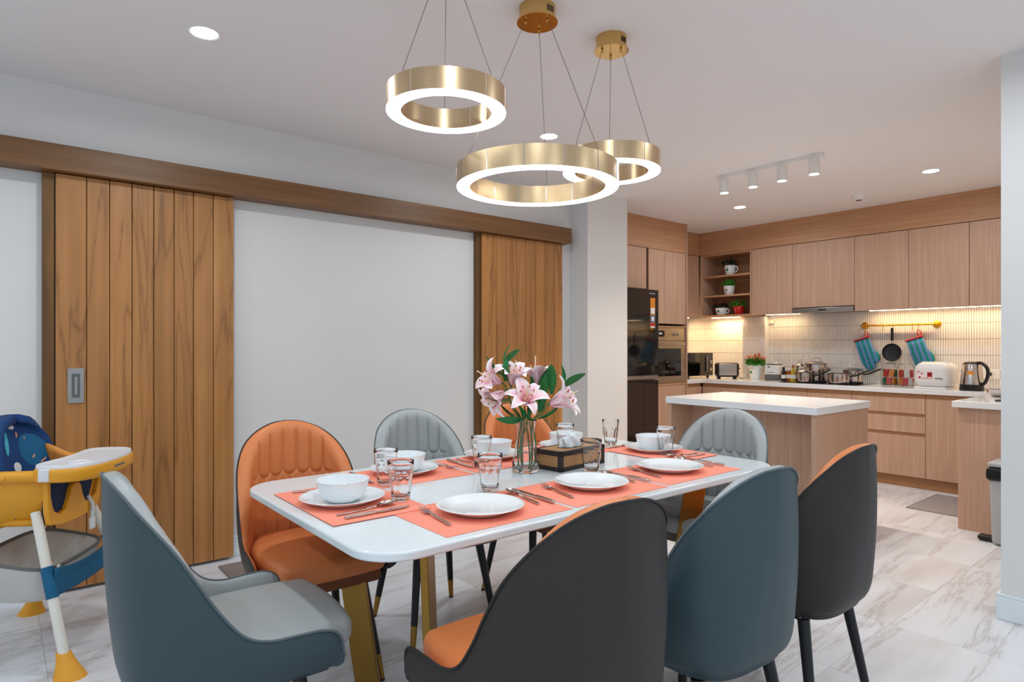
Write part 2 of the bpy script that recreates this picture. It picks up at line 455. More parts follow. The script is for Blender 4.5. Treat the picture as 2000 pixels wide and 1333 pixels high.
    def mesh(s, name, smooth=40):
        me = bpy.data.meshes.new(name)
        me.from_pydata(s.v, [], s.f)
        me.validate()
        bm = bmesh.new(); bm.from_mesh(me)
        bmesh.ops.remove_doubles(bm, verts=bm.verts, dist=1e-6)
        bmesh.ops.recalc_face_normals(bm, faces=bm.faces)
        bm.to_mesh(me); bm.free()
        if smooth is not None:
            for p in me.polygons: p.use_smooth = True
            if smooth < 180: me.set_sharp_from_angle(angle=radians(smooth))
        return me

def obj(name, mb, m, parent=None, loc=(0, 0, 0), rot=(0, 0, 0), bevel=0.0, bseg=2, smooth=40, label=None, kind=None, solid=0.0, subs=0):
    me = mb.mesh(name, smooth) if isinstance(mb, MB) else mb
    if not me.materials: me.materials.append(m)
    o = bpy.data.objects.new(name, me)
    COL.objects.link(o)
    o.location = loc; o.rotation_euler = rot
    if parent is not None: o.parent = parent
    if solid:
        md = o.modifiers.new('solid', 'SOLIDIFY'); md.thickness = solid; md.offset = 0
    if subs:
        md = o.modifiers.new('sub', 'SUBSURF'); md.levels = subs; md.render_levels = subs
    if bevel:
        md = o.modifiers.new('bevel', 'BEVEL'); md.width = bevel; md.segments = bseg; md.limit_method = 'ANGLE'; md.angle_limit = radians(50)
    if label: o['label'] = label
    if kind: o['kind'] = kind
    return o

def tag(o, label, cat, group=None, kind=None):
    o['label'] = label; o['category'] = cat
    if group: o['group'] = group
    if kind: o['kind'] = kind
    return o

def thing(name, label, cat, loc=(0, 0, 0), rz=0.0, group=None):
    o = bpy.data.objects.new(name, None)
    COL.objects.link(o)
    o.empty_display_size = 0.1
    o.location = loc; o.rotation_euler = (0, 0, rz)
    return tag(o, label, cat, group)

def dup(root, loc, rz=0.0, label=None, group=None):
    def cp(o, parent):
        c = o.copy(); COL.objects.link(c)
        c.parent = parent
        for ch in list(o.children): cp(ch, c)
        return c
    r = cp(root, None)
    r.location = loc; r.rotation_euler = (0, 0, rz)
    if label: r['label'] = label
    if group: r['group'] = group
    return r

def struct(name, mb, m, parent=None, **k):
    return obj(name, mb, m, parent, kind='structure', **k)

def empty_struct(name, loc=(0, 0, 0)):
    o = bpy.data.objects.new(name, None); COL.objects.link(o); o.location = loc; o['kind'] = 'structure'
    return o

def area(name, parent, loc, size, watts, color, rot=(0, 0, 0), shape='DISK', size_y=None, spread=180):
    l = bpy.data.lights.new(name, 'AREA'); l.energy = watts; l.color = color[:3]; l.shape = shape; l.size = size
    if size_y: l.size_y = size_y
    l.spread = radians(spread)
    o = bpy.data.objects.new(name, l); COL.objects.link(o)
    o.location = loc; o.rotation_euler = rot
    if parent: o.parent = parent
    return o

def catmull(P, n):
    """sample n+1 points along a Catmull-Rom curve through P (list of tuples)"""
    P = [Vector(p) for p in P]; m = len(P) - 1; out = []
    for k in range(n + 1):
        t = k / n * m; i = min(int(t), m - 1); u = t - i
        p0 = P[i - 1] if i > 0 else P[0] * 2 - P[1]; p1 = P[i]; p2 = P[i + 1]
        p3 = P[i + 2] if i + 2 <= m else P[m] * 2 - P[m - 1]
        out.append(0.5 * ((2 * p1) + (p2 - p0) * u + (2 * p0 - 5 * p1 + 4 * p2 - p3) * u * u + (3 * p1 - p0 - 3 * p2 + p3) * u ** 3))
    return out

def rrect(x0, x1, y0, y1, r, n=8):
    pts = []
    for cx, cy, a0 in ((x1 - r, y0 + r, -pi / 2), (x1 - r, y1 - r, 0), (x0 + r, y1 - r, pi / 2), (x0 + r, y0 + r, pi)):
        for i in range(n + 1):
            a = a0 + pi / 2 * i / n
            pts.append((cx + r * cos(a), cy + r * sin(a)))
    return pts

# ================================================================ ROOM SHELL
XL, XR = -1.9, 6.9           # room extents along X
YB, YD, YK = -1.6, 4.02, 4.85  # back of the room, barn-door wall, kitchen left wall

floor = struct('floor', MB().box(XL, XR, YB, YK, -0.12, -0.004), M_GROUT)
tile_me = MB().box(-0.2995, 0.2995, -0.2995, 0.2995, -0.02, 0.0).mesh('tile', None)
tile_me.materials.append(M_MARBLE)
ix0 = int(math.floor((XL - 4.95) / 0.6)); ix1 = int(math.ceil((XR - 4.95) / 0.6))
iy0 = int(math.floor((YB - 1.735) / 0.6)); iy1 = int(math.ceil((YK - 1.735) / 0.6))
for i in range(ix0, ix1):
    for j in range(iy0, iy1):
        x0 = max(XL, 4.95 + 0.6 * i); x1 = min(XR, 4.95 + 0.6 * (i + 1)); y0 = max(YB, 1.735 + 0.6 * j); y1 = min(YK, 1.735 + 0.6 * (j + 1))
        if x1 - x0 < 0.02 or y1 - y0 < 0.02: continue
        o = bpy.data.objects.new('tile', tile_me); COL.objects.link(o); o.parent = floor
        o.location = ((x0 + x1) / 2, (y0 + y1) / 2, 0)
        o.scale = ((x1 - x0) / 0.6, (y1 - y0) / 0.6, 1)

struct('ceiling', MB().box(XL, XR, YB, YK, CEIL, CEIL + 0.1), M_CEIL)
struct('wall_left', MB().box(XL, 3.95, YD, YD + 0.12, 0, CEIL), M_WALL)
struct('wall_pillar', MB().box(3.95, 4.47, 3.80, YK, 0, CEIL), M_WALL)
struct('wall_kitchen_left', MB().box(4.47, XR + 0.1, YK, YK + 0.1, 0, CEIL), M_WALL)
wall_back = struct('wall_back', MB().box(XR, XR + 0.1, 0.70, YK, 0, CEIL), M_TGROUT)
struct('wall_kitchen_right', MB().box(3.80, XR, 0.70, 0.80, 0, CEIL), M_WALL)
struct('wall_right', MB().box(3.62, 3.80, YB, 0.83, 0, CEIL), M_WALL)
def board(name, x0, x1, y0, y1):
    mb = MB().box(x0, x1, y0, y1, 0, 0.105); mb.box(x0 + 0.004 * (x1 - x0 < 0.03), x1, y0 + 0.004 * (y1 - y0 < 0.03), y1, 0.105, 0.12)
    return struct(name, mb, M_BASE, bevel=0.003)
board('baseboard_left', XL, 3.936, YD - 0.014, YD)
board('baseboard_right', 3.604, 3.62, YB, 0.846)
board('baseboard_right_end', 3.62, 3.80, 0.83, 0.846)
board('baseboard_pillar', 3.936, 3.95, 3.786, YD)
board('baseboard_pillar_end', 3.95, 4.484, 3.786, 3.80)

# pelmet over the door track, jamb boards
struct('trim_1', MB().box(-1.2, 3.86, 3.90, YD, 2.157, 2.29), M_TEAKH, bevel=0.003)
struct('trim_2', MB().box(0.176, 0.226, 3.975, YD, 0, 2.157), M_TEAKD, bevel=0.002)
struct('trim_3', MB().box(2.895, 2.93, 3.975, YD, 0, 2.157), M_TEAKD, bevel=0.002)

# ---- barn doors: planks with open joints over a backing
def barn_door(name, edges, handle):
    x0, x1 = edges[0], edges[-1]
    d = struct(name, MB().box(x0 + 0.004, x1 - 0.004, 3.978, 3.998, 0.02, 2.15), M_TEAKD)
    for a, b in zip(edges[:-1], edges[1:]):
        g = 0.0016
        obj('plank', MB().box(a + g - (a + b) / 2, b - g - (a + b) / 2, -0.011, 0.011, -1.068, 1.068), M_TEAK, d,
            loc=((a + b) / 2, 3.968, 1.085), bevel=0.0022)
    if handle:
        h = obj('handle', MB().box(-0.035, 0.035, -0.004, 0.003, -0.09, 0.09), M_STEELB, d, loc=(0.315, 3.954, 1.065), bevel=0.001, label='brushed steel recessed pull')
        obj('recess', MB().box(-0.018, 0.018, -0.0015, 0.001, -0.062, 0.062), M_GREYT, h, loc=(0, -0.0045, 0))
        obj('lever', MB().box(-0.006, 0.006, -0.003, 0.001, -0.045, 0.045), M_STEELB, h, loc=(0.0, -0.006, 0))
    return d
def px_edges(us):   # plank joints along the door plane y = 3.957
    out = []
    for u in us:
        t = (u - 1000) / 1230.0
        k = (0.63285 * t + 0.77427 * 0 + 0.0)
        # x/y ratio of the ray with slope t
        out.append(3.957 * (0.63285 + t * 0.77427) / (0.77427 - t * 0.63285))
    return out
barn_door('door_1', [0.229, 0.362, 0.464, 0.568, 0.672, 0.773, 0.873, 0.979, 1.092], True)
barn_door('door_2', [2.932, 3.072, 3.177, 3.283, 3.387, 3.492, 3.597, 3.702, 3.80], False)

# ================================================================ CEILING LIGHTS
def downlight(x, y, label, vis=True):
    t = thing('downlight', label, 'ceiling light', (x, y, CEIL), group='recessed ceiling downlights')
    obj('trim_ring', MB().lathe([(0.052, -0.001), (0.062, -0.004), (0.066, 0.0), (0.052, 0.0)], 32, close=True), M_WHITEP, t)
    obj('lens', MB().lathe([(0.0, -0.0025), (0.052, -0.0025), (0.052, 0.0)], 32), M_DOWN, t)
    area('lamp', t, (0, 0, -0.008), 0.11, DOWN_W, DOWN_COL, spread=170)
    return t
for x, y, lb in [(0.693, 2.949, 'round ceiling downlight above the left barn door'), (2.757, 2.997, 'round ceiling downlight behind the pendant rings'),
                 (5.604, 3.348, 'round ceiling downlight nearest the open shelf cabinet'), (5.589, 1.721, 'round ceiling downlight at the right of the smoke detector'),
                 (2.81, 0.80, 'round ceiling downlight cut off by the top edge of the photo')]:
    downlight(x, y, lb)
for x, y, lb in [(0.7, 0.8, 'straight above the photographer'), (-1.1, 0.8, 'left of the photographer'), (-1.1, 2.95, 'left of the high chair, out of the photo'), (2.81, -0.9, 'right of the photographer near the white wall'), (0.7, -0.9, 'behind the photographer'), (-1.1, -0.9, 'behind the photographer in the far corner')]:  # unseen lamps added around and behind the camera as fill light
    downlight(x, y, 'added unseen fill light ' + lb)

# ---- track light with four spots
t = thing('track_light', 'white ceiling track with four cylinder spots over the island', 'track light', (4.47, 2.45, CEIL))
obj('track', MB().box(-0.017, 0.017, -0.42, 0.42, -0.03, 0.0), M_WHITEM, t, bevel=0.002)
for k, y in enumerate((0.355, 0.11, -0.12, -0.355)):
    s = obj('spot_head', MB().lathe([(0.0, -0.03), (0.034, -0.03), (0.036, -0.034), (0.036, -0.138), (0.0335, -0.14), (0.0, -0.134)], 24), M_WHITEM, t, loc=(0, y, 0))
    obj('lens', MB().lathe([(0.0, -0.1405), (0.031, -0.1405), (0.031, -0.137)], 24), M_SPOTG, s)
    area('lamp', t, (0, y, -0.145), 0.06, SPOT_W, WARM_COL, spread=120)

# ---- smoke detector
t = thing('smoke_detector', 'small white smoke detector on the kitchen ceiling', 'smoke detector', (5.995, 2.411, CEIL))
obj('body', MB().lathe([(0.0, -0.042), (0.03, -0.042), (0.045, -0.03), (0.062, -0.016), (0.066, 0.0)], 28), M_WHITEP, t)
obj('sensor_slot', MB().lathe([(0.0, -0.047), (0.022, -0.047), (0.024, -0.04)], 20), M_GREYT, t)

# ---- pendant rings
def pendant(x, y, zr, R, w, hgt, label, rot=0.0, slots=10):
    t = thing('ring_pendant', label, 'pendant lamp', (x, y, zr), rot, 'gold ring pendants over the table')
    can = CEIL - zr
    Rc = 0.082 if R > 0.28 else 0.075
    c = obj('canopy', MB().lathe([(0.0, can - 0.062), (Rc, can - 0.062), (Rc, can - 0.058), (Rc * 0.9, can - 0.056), (Rc * 0.9, can)], 40), M_POLGOLD, t)
    for k in range(4):
        a = radians(262) + k * 0.13 - rot
        obj('vent_slot', MB().box(-0.0025, 0.0025, -0.001, 0.001, -0.012, 0.012), M_BLACK, c, loc=(Rc * 0.901 * cos(a), Rc * 0.901 * sin(a), can - 0.03), rot=(0, 0, a + pi / 2))
    # gold ring: outer band, inner band, top plate
    ring = MB()
    ring.lathe([(R, 0.004), (R, hgt), (R - w, hgt), (R - w, 0.004), (R - w + 0.002, 0.004), (R - w + 0.002, hgt - 0.002), (R - 0.002, hgt - 0.002), (R - 0.002, 0.004)], 96, close=True)
    obj('ring', ring, M_RING, t, smooth=30)
    obj('diffuser', MB().lathe([(R - 0.001, 0.0), (R - 0.0005, 0.006), (R - w + 0.0005, 0.006), (R - w + 0.001, 0.0)], 96, close=True), M_LIGHT, t, smooth=30)
    for k in range(slots):
        a = 2 * pi * k / slots + 0.35
        for rr, sgn in ((R + 0.0004, 1), (R - w - 0.0004, -1)):
            obj('joint_strip', MB().box(-0.0016, 0.0016, -0.0006, 0.0006, 0.006, hgt), M_STEEL, t, loc=(rr * cos(a), rr * sin(a), 0), rot=(0, 0, a + pi / 2))
    for k in range(3):
        a = radians(20) + 2 * pi * k / 3
        cab = MB().cone(((R - w / 2) * cos(a), (R - w / 2) * sin(a), hgt - 0.002), (Rc * 0.62 * cos(a), Rc * 0.62 * sin(a), can - 0.06), 0.0011, 0.0011, 6)
        obj('cable', cab, M_CABLE, t)
        obj('cable_gland', MB().lathe([(0.0, 0.0), (0.005, 0.0), (0.006, 0.012), (0.0, 0.016)], 10), M_POLGOLD, t, loc=(Rc * 0.62 * cos(a), Rc * 0.62 * sin(a), can - 0.078))
    return t
def at(u, wd):
    s = (u - 1000) / 1230.0 * wd
    return (0.63285 * wd + 0.77427 * s, 0.77427 * wd - 0.63285 * s)
x, y = at(872, 2.25);  pendant(x, y, 2.101, 0.213, 0.052, 0.078, 'small gold ring pendant hung highest, left of the three', radians(39))
x, y = at(1049.5, 2.52); pendant(x, y, 1.900, 0.322, 0.052, 0.080, 'largest gold ring pendant hung lowest in the middle', radians(20), 14)
x, y = at(1194, 2.766); pendant(x, y, 2.030, 0.212, 0.052, 0.078, 'small gold ring pendant behind the largest ring, on the right', radians(25))

# ================================================================ KITCHEN JOINERY
XF, XW = 6.29, 6.9      # base-cabinet front edge of the worktop, back wall
XU = 6.56               # front of the wall cabinets
UB, UT = 1.628, 2.355   # wall cabinets bottom / top
CT = 0.89               # worktop height

# soffit boards
struct('trim_4', MB().box(XU, XU + 0.02, 0.80, 4.46, UT + 0.003, CEIL), M_OAKH)
struct('trim_5', MB().box(5.94, XU, 4.46, 4.48, UT + 0.003, CEIL), M_OAKHX)
struct('trim_6', MB().box(4.47, 5.922, 4.20, 4.22, 2.30, CEIL), M_OAKHX)
struct('trim_7', MB().box(5.922, 5.94, 4.185, YK, 0, CEIL), M_OAK)

def wall_cab(y0, y1, z0, label, grp='wall cabinets over the worktop'):
    c = thing('wall_cabinet', label, 'cabinet', (XU, (y0 + y1) / 2, z0), group=grp)
    h = (y1 - y0) / 2
    z = UT - z0
    obj('body', MB().box(0.021, XW - XU - 0.002, -h + 0.001, h - 0.001, 0.0, z), M_OAKIN, c)
    obj('door', MB().box(0.0, 0.019, -h + 0.002, h - 0.002, -0.012, z - 0.003), M_OAK, c, bevel=0.001)
    return c
ub = [3.773, 3.303, 2.677, 2.202, 1.728, 1.255]
wall_cab(ub[1], ub[0], UB, 'oak wall cabinet between the open shelves and the hood cabinet')
wall_cab(ub[2], ub[1], UB + 0.06, 'oak wall cabinet directly above the steel range hood')
wall_cab(ub[3], ub[2], UB, 'oak wall cabinet just right of the range hood')
wall_cab(ub[4], ub[3], UB, 'oak wall cabinet above the gold rail\'s right end and rice cooker')
wall_cab(0.805, ub[4], UB, 'oak wall cabinet at the right, cut off by the white wall')
# left run wall cabinet (short piece beside the tall unit)
c = thing('wall_cabinet', 'narrow oak wall cabinet in the corner beside the tall oven unit', 'cabinet', (6.25, 4.46, UB), group='wall cabinets over the worktop')
obj('body', MB().box(-0.308, 0.308, 0.021, YK - 4.46 - 0.002, 0, UT - UB), M_OAKIN, c)
obj('door', MB().box(-0.308, 0.308, 0.0, 0.019, -0.012, UT - UB - 0.003), M_OAK, c, bevel=0.001)
# open shelf cabinet
c = thing('open_shelf_cabinet', 'open oak wall cabinet with three compartments of small potted plants', 'shelf', (XU, 4.108, UB))
h = (4.44 - 3.776) / 2; z = UT - UB; D = XW - XU - 0.002
obj('side_panel', MB().box(0, D, -h, -h + 0.018, 0, z), M_OAK, c, bevel=0.001)
obj('side_panel', MB().box(0, D, h - 0.03, h, 0, z), M_OAK, c, bevel=0.001)
obj('top_panel', MB().box(0, D, -h + 0.018, h - 0.03, z - 0.018, z), M_OAKH, c, bevel=0.001)
obj('bottom_panel', MB().box(0, D, -h + 0.018, h - 0.03, -0.012, 0.008), M_OAKH, c, bevel=0.001)
obj('back_panel', MB().box(D - 0.01, D, -h + 0.018, h - 0.03, 0.008, z - 0.018), M_OAKH, c)
SH1, SH2 = 2.100, 1.868
for zz in (SH1, SH2):
    obj('shelf', MB().box(0.004, D - 0.01, -h + 0.018, h - 0.03, zz - UB - 0.018, zz - UB), M_OAKH, c, bevel=0.001)

# tall unit with oven, fridge bridge cabinet
c = thing('tall_oven_cabinet', 'tall oak cabinet with two upper doors around the built-in oven', 'cabinet', (5.60, 4.20, 0))
obj('body', MB().box(-0.318, 0.318, 0.30, YK - 4.20 - 0.002, 0.0, 2.297), M_OAKIN, c)
obj('door', MB().box(-0.318, -0.042, 0.0, 0.019, 1.512, 2.296), M_OAK, c, bevel=0.001)
obj('door', MB().box(-0.038, 0.318, 0.0, 0.019, 1.512, 2.296), M_OAK, c, bevel=0.001)
obj('lower_door', MB().box(-0.318, 0.318, 0.0, 0.019, 0.10, 0.842), M_OAK, c, bevel=0.001)
obj('kick_board', MB().box(-0.318, 0.318, 0.05, 0.06, 0.0, 0.098), M_TOE, c)
obj('shelf_board', MB().box(-0.318, 0.318, 0.0, 0.30, 1.470, 1.488), M_OAKHX, c)
obj('shelf_board', MB().box(-0.318, 0.318, 0.0, 0.30, 0.846, 0.868), M_OAKHX, c)
c = thing('bridge_cabinet', 'oak cabinet above the black fridge beside the pillar', 'cabinet', (4.90, 4.20, 1.88))
obj('body', MB().box(-0.42, 0.37, 0.021, YK - 4.20 - 0.002, 0, 0.417), M_OAKIN, c)
obj('door', MB().box(-0.42, 0.0, 0.0, 0.019, -0.012, 0.414), M_OAK, c, bevel=0.001)
obj('door', MB().box(0.004, 0.345, 0.0, 0.019, -0.012, 0.414), M_OAK, c, bevel=0.001)

# oven
t = thing('built_in_oven', 'built-in steel oven with black glass door in the tall cabinet', 'oven', (5.60, 4.195, 0.87))
obj('housing', MB().box(-0.295, 0.295, 0.022, 0.29, 0.0, 0.598), M_STEELB, t)
obj('control_panel', MB().box(-0.297, 0.297, 0.0, 0.02, 0.462, 0.598), M_STEELW, t, bevel=0.002)
obj('display', MB().box(-0.20, -0.06, -0.002, 0.001, 0.50, 0.566), M_BLACKG, t)
obj('display_digits', MB().box(-0.155, -0.105, -0.003, -0.001, 0.525, 0.545), M_WHITEPR, t)
for dx in (0.115, 0.165):
    obj('knob', MB().lathe([(0.0, 0.022), (0.016, 0.02), (0.018, 0.0)], 16), M_STEELB, t, loc=(dx, 0, 0.53), rot=(pi / 2, 0, 0))
d = obj('oven_door', MB().box(-0.297, 0.297, 0.0, 0.02, 0.0, 0.456), M_STEELW, t, bevel=0.002)
obj('window', MB().box(-0.25, 0.232, -0.003, 0.002, 0.075, 0.375), M_BLACKG, d)
obj('handle', MB().tube([(-0.25, -0.0, 0.42), (-0.25, -0.035, 0.42), (0.25, -0.035, 0.42), (0.25, 0.0, 0.42)], 0.007, 10), M_STEEL, d)

# fridge
t = thing('refrigerator', 'tall black glass two-door fridge behind the white pillar', 'fridge', (4.90, 4.06, 0))
fw = 0.366
obj('body', MB().box(-fw, fw, 0.045, 0.70, 0.02, 1.825), M_BLACK, t, bevel=0.006)
d = obj('upper_door', MB().box(-fw, fw, 0.0, 0.042, 0.975, 1.845), M_BLACKF, t, bevel=0.005)
obj('sticker', MB().box(0.232, 0.306, -0.0015, 0.0, 1.455, 1.79 - 0.03), M_ORP, d, label='orange and white energy sticker')
obj('sticker', MB().box(0.236, 0.302, -0.002, -0.0014, 1.60, 1.66), M_WHITEPR, d)
obj('sticker', MB().box(0.236, 0.302, -0.002, -0.0014, 1.51, 1.585), M_BLUEP, d)
obj('sticker', MB().box(0.248, 0.290, -0.0025, -0.0019, 1.525, 1.57), M_WHITEPR, d)
obj('sticker', MB().box(0.236, 0.302, -0.002, -0.0014, 1.475, 1.505), M_REDP, d)
obj('sticker', MB().box(0.236, 0.302, -0.002, -0.0014, 1.455, 1.472), M_WHITEPR, d)
obj('brand_plate', MB().box(0.215, 0.305, -0.0015, 0.0, 1.80, 1.811), M_GREYP, d)
obj('trim_strip', MB().box(-fw, fw, 0.004, 0.04, 0.935, 0.972), M_STEELB, t)
obj('lower_door', MB().box(-fw, fw, 0.0, 0.042, 0.05, 0.932), M_BLACKF, t, bevel=0.005)

# base cabinets
def base_cab(y0, y1, label, drawers=False):
    c = thing('base_cabinet', label, 'cabinet', (XF + 0.02, (y0 + y1) / 2, 0), group='base cabinets under the worktop')
    h = (y1 - y0) / 2
    obj('body', MB().box(0.022, XW - XF - 0.03, -h + 0.001, h - 0.001, 0.10, 0.842), M_OAKIN, c)
    obj('kick_board', MB().box(0.055, 0.07, -h, h, 0.0, 0.10), M_TOE, c)
    if drawers:
        for z0, z1 in ((0.668, 0.806), (0.496, 0.642), (0.105, 0.468)):
            obj('drawer', MB().box(0.0, 0.02, -h + 0.002, h - 0.002, z0, z1), M_OAK, c, bevel=0.001)
        for z0, z1 in ((0.644, 0.666), (0.470, 0.494)):
            obj('pull_groove', MB().box(0.012, 0.021, -h + 0.002, h - 0.002, z0, z1), M_TOE, c)
    else:
        obj('door', MB().box(0.0, 0.02, -h + 0.002, h - 0.002, 0.105, 0.806), M_OAK, c, bevel=0.001)
    obj('pull_groove', MB().box(0.012, 0.021, -h + 0.002, h - 0.002, 0.808, 0.843), M_TOE, c)
    return c
bb = [4.245, 3.43, 3.03, 2.60, 1.985, 1.50]
base_cab(bb[1], bb[0], 'oak base cabinet in the corner below the toaster')
base_cab(bb[2], bb[1], 'oak base cabinet below the left half of the hob')
base_cab(bb[3], bb[2], 'oak base cabinet below the right half of the hob')
base_cab(bb[4], bb[3], 'oak base cabinet with three drawers behind the island', True)
base_cab(bb[5], bb[4], 'oak base cabinet with one tall door between drawers and peninsula')
c = thing('base_cabinet', 'oak base cabinet between the oven unit and the kitchen corner', 'cabinet', (6.11, 4.25, 0), group='base cabinets under the worktop')
obj('body', MB().box(-0.168, 0.195, 0.022, YK - 4.25 - 0.002, 0.10, 0.842), M_OAKIN, c)
obj('door', MB().box(-0.168, 0.195, 0.0, 0.02, 0.105, 0.806), M_OAK, c, bevel=0.001)
obj('pull_groove', MB().box(-0.168, 0.195, 0.012, 0.021, 0.808, 0.843), M_TOE, c)
obj('kick_board', MB().box(-0.168, 0.195, 0.055, 0.07, 0.0, 0.10), M_TOE, c)

# worktop (one continuous U) and peninsula cabinet
wt = MB().prism([(5.135, 0.802), (XW - 0.008, 0.802), (XW - 0.008, YK - 0.008), (5.942, YK - 0.008), (5.942, 4.23), (XF, 4.23), (XF, 1.455), (5.135, 1.455)], 0.846, CT)
tag(obj('kitchen_worktop', wt, M_QUARTZ, bevel=0.003), 'continuous white quartz worktop running round the kitchen to the peninsula', 'worktop')
c = thing('peninsula_cabinet', 'oak peninsula cabinet under the white worktop beside the grey bin', 'cabinet', (5.18, 1.13, 0))
obj('end_panel', MB().box(0.0, 0.03, -0.325, 0.30, 0.0, 0.844), M_OAK, c, bevel=0.001)
obj('body', MB().box(0.032, 1.12, -0.325, 0.28, 0.10, 0.844), M_OAKIN, c)
obj('door', MB().box(0.04, 0.56, 0.281, 0.30, 0.105, 0.806), M_OAK, c, bevel=0.001)
obj('door', MB().box(0.565, 1.10, 0.281, 0.30, 0.105, 0.806), M_OAK, c, bevel=0.001)
obj('kick_board', MB().box(0.032, 1.12, 0.22, 0.235, 0.0, 0.10), M_TOE, c)

# island
t = thing('kitchen_island', 'oak kitchen island with thick white quartz top behind the dining table', 'kitchen island', (4.30, 2.378, 0))
obj('island_top', MB().box(-0.40, 0.40, -0.565, 0.565, 0.842, CT), M_QUARTZ, t, bevel=0.003, label='white quartz slab')
obj('end_panel', MB().box(-0.385, 0.385, -0.555, -0.525, 0, 0.84), M_OAK, t, bevel=0.001)
obj('end_panel', MB().box(-0.385, 0.385, 0.525, 0.555, 0, 0.84), M_OAK, t, bevel=0.001)
obj('front_panel', MB().box(-0.13, -0.11, -0.524, 0.524, 0.30, 0.84), M_OAK, t)
obj('front_panel', MB().box(-0.13, -0.11, -0.524, 0.524, 0.0, 0.298), M_OAK, t)
obj('body', MB().box(-0.108, 0.36, -0.524, 0.524, 0.10, 0.84), M_OAKIN, t)
for k in range(2):
    obj('door', MB().box(0.362, 0.382, -0.523 + 0.524 * k, -0.002 + 0.524 * k, 0.105, 0.806), M_OAK, t, bevel=0.001)
obj('kick_board', MB().box(0.31, 0.325, -0.524, 0.524, 0.0, 0.098), M_TOE, t)

# pipe chase in front of the back wall
struct('wall_chase', MB().box(6.80, XW - 0.0, 3.743, 4.022, CT + 0.001, UB - 0.014), M_WALL)
# finger tiles on the back wall: joined, far too small to pick apart singly
def tiles(name, parent_box, uvaxis):
    mb = MB()
    tw, tg, th, hg = 0.0172, 0.0030, 0.145, 0.0045
    x, ya, yb, za, zb = parent_box
    z = za
    while z < zb - 0.004:
        z1 = min(z + th, zb)
        y = ya
        while y < yb - 0.003:
            y1 = min(y + tw, yb)
            if uvaxis == 'y': mb.box(x - 0.006, x - 0.001, y, y1, z, z1)
            else: mb.box(y, y1, x - 0.006, x - 0.001, z, z1)
            y += tw + tg
        z += th + hg
    return mb
ts = tiles('t', (XW, 0.81, 3.742, CT + 0.001, UB - 0.003), 'y')
ts2 = tiles('t', (XW, 4.024, YK - 0.007, CT + 0.001, UB - 0.003), 'y'); ts.add(ts2.v, ts2.f)
ts3 = tiles('t', (6.80, 3.744, 4.02, CT + 0.002, UB - 0.016), 'y'); ts.add(ts3.v, ts3.f)
ts4 = tiles('t', (YK, 5.943, XW - 0.008, CT + 0.001, UB - 0.003), 'x'); ts.add(ts4.v, ts4.f)
o = obj('backsplash_tile', ts, M_TILE, wall_back, smooth=None, kind='stuff')

# range hood
t = thing('range_hood', 'slim stainless range hood under the wall cabinets over the hob', 'range hood', (XU - 0.03, (ub[1] + ub[2]) / 2, UB - 0.012))
hh = (ub[1] - ub[2]) / 2 - 0.003
obj('visor', MB().box(0.0, 0.10, -hh, hh, 0.0, 0.05), M_STEELB, t, bevel=0.004)
obj('canopy', MB().box(0.10, 0.35, -hh, hh, 0.02, 0.058), M_STEELB, t)
obj('filter', MB().box(0.11, 0.34, -hh + 0.02, hh - 0.02, 0.012, 0.02), M_GREYT, t)
obj('button_panel', MB().box(-0.0015, 0.0005, -0.05, 0.03, 0.018, 0.032), M_BLACK, t)

# under-cabinet LED strips
def led(name, x, y0, y1, z, along='y', label='', boost=1.0):
    L = y1 - y0
    if along == 'y':
        o = tag(obj(name, MB().box(-0.008, 0.008, -L / 2, L / 2, -0.006, 0.0), M_LEDG, loc=(x, (y0 + y1) / 2, z)), label, 'led strip', 'warm under-cabinet strips')
        area('lamp', o, (0, 0, -0.012), 0.02, LED_W * L * boost, LED_COL, shape='RECTANGLE', size_y=L, spread=170)
    else:
        o = tag(obj(name, MB().box(-L / 2, L / 2, -0.008, 0.008, -0.006, 0.0), M_LEDG, loc=((y0 + y1) / 2, x, z)), label, 'led strip', 'warm under-cabinet strips')
        area('lamp', o, (0, 0, -0.012), L, LED_W * L * boost, LED_COL, shape='RECTANGLE', size_y=0.02, spread=170)
led('led_strip', 6.775, 0.84, 2.62, UB - 0.0005, label='warm LED strip under the wall cabinets above the gold rail')
led('led_strip', 6.775, 3.33, 3.72, UB - 0.0005, label='warm LED strip under the wall cabinet left of the hood')
led('led_strip', 6.775, 4.05, 4.42, UB - 0.0125, label='warm LED strip under the open shelf cabinet', boost=3.0)
led('led_strip', 4.74, 6.0, 6.75, UB - 0.0005, 'x', label='warm LED strip under the corner wall cabinet', boost=2.6)

# ================================================================ KITCHEN WARE
# gold rail
t = thing('wall_rail', 'yellow gold utensil rail on the kitchen wall holding mitts and a pan', 'rail', (6.842, 2.39, 1.478))
obj('bar', MB().cone((0, -0.325, 0), (0, 0.325, 0), 0.0085, 0.0085, 14), M_YGOLD, t)
for sgn in (-1, 1):
    obj('bracket', MB().lathe([(0.0, -0.008), (0.014, -0.006), (0.014, 0.036), (0.034, 0.044), (0.036, 0.052), (0.0, 0.052)], 24), M_YGOLD, t, loc=(0, sgn * 0.32, 0), rot=(0, pi / 2, 0))
def hook_mb(L=0.055):
    p = []
    for i in range(9): a = pi * (1.1 - 1.3 * i / 8); p.append((0.012 * cos(a), 0, 0.0 + 0.012 * sin(a)))
    p.append((0.011, 0, -0.02)); 
    for i in range(9): a = 0 + -pi * i / 8; p.append((0.0 + 0.011 * cos(a), 0, -L + 0.011 * sin(a) + 0.01))
    return MB().tube(p, 0.0026, 8)
hk = hook_mb().mesh('hook'); hk.materials.append(M_YGOLD)
hooky = [2.69, 2.525, 2.435, 2.262, 2.215]
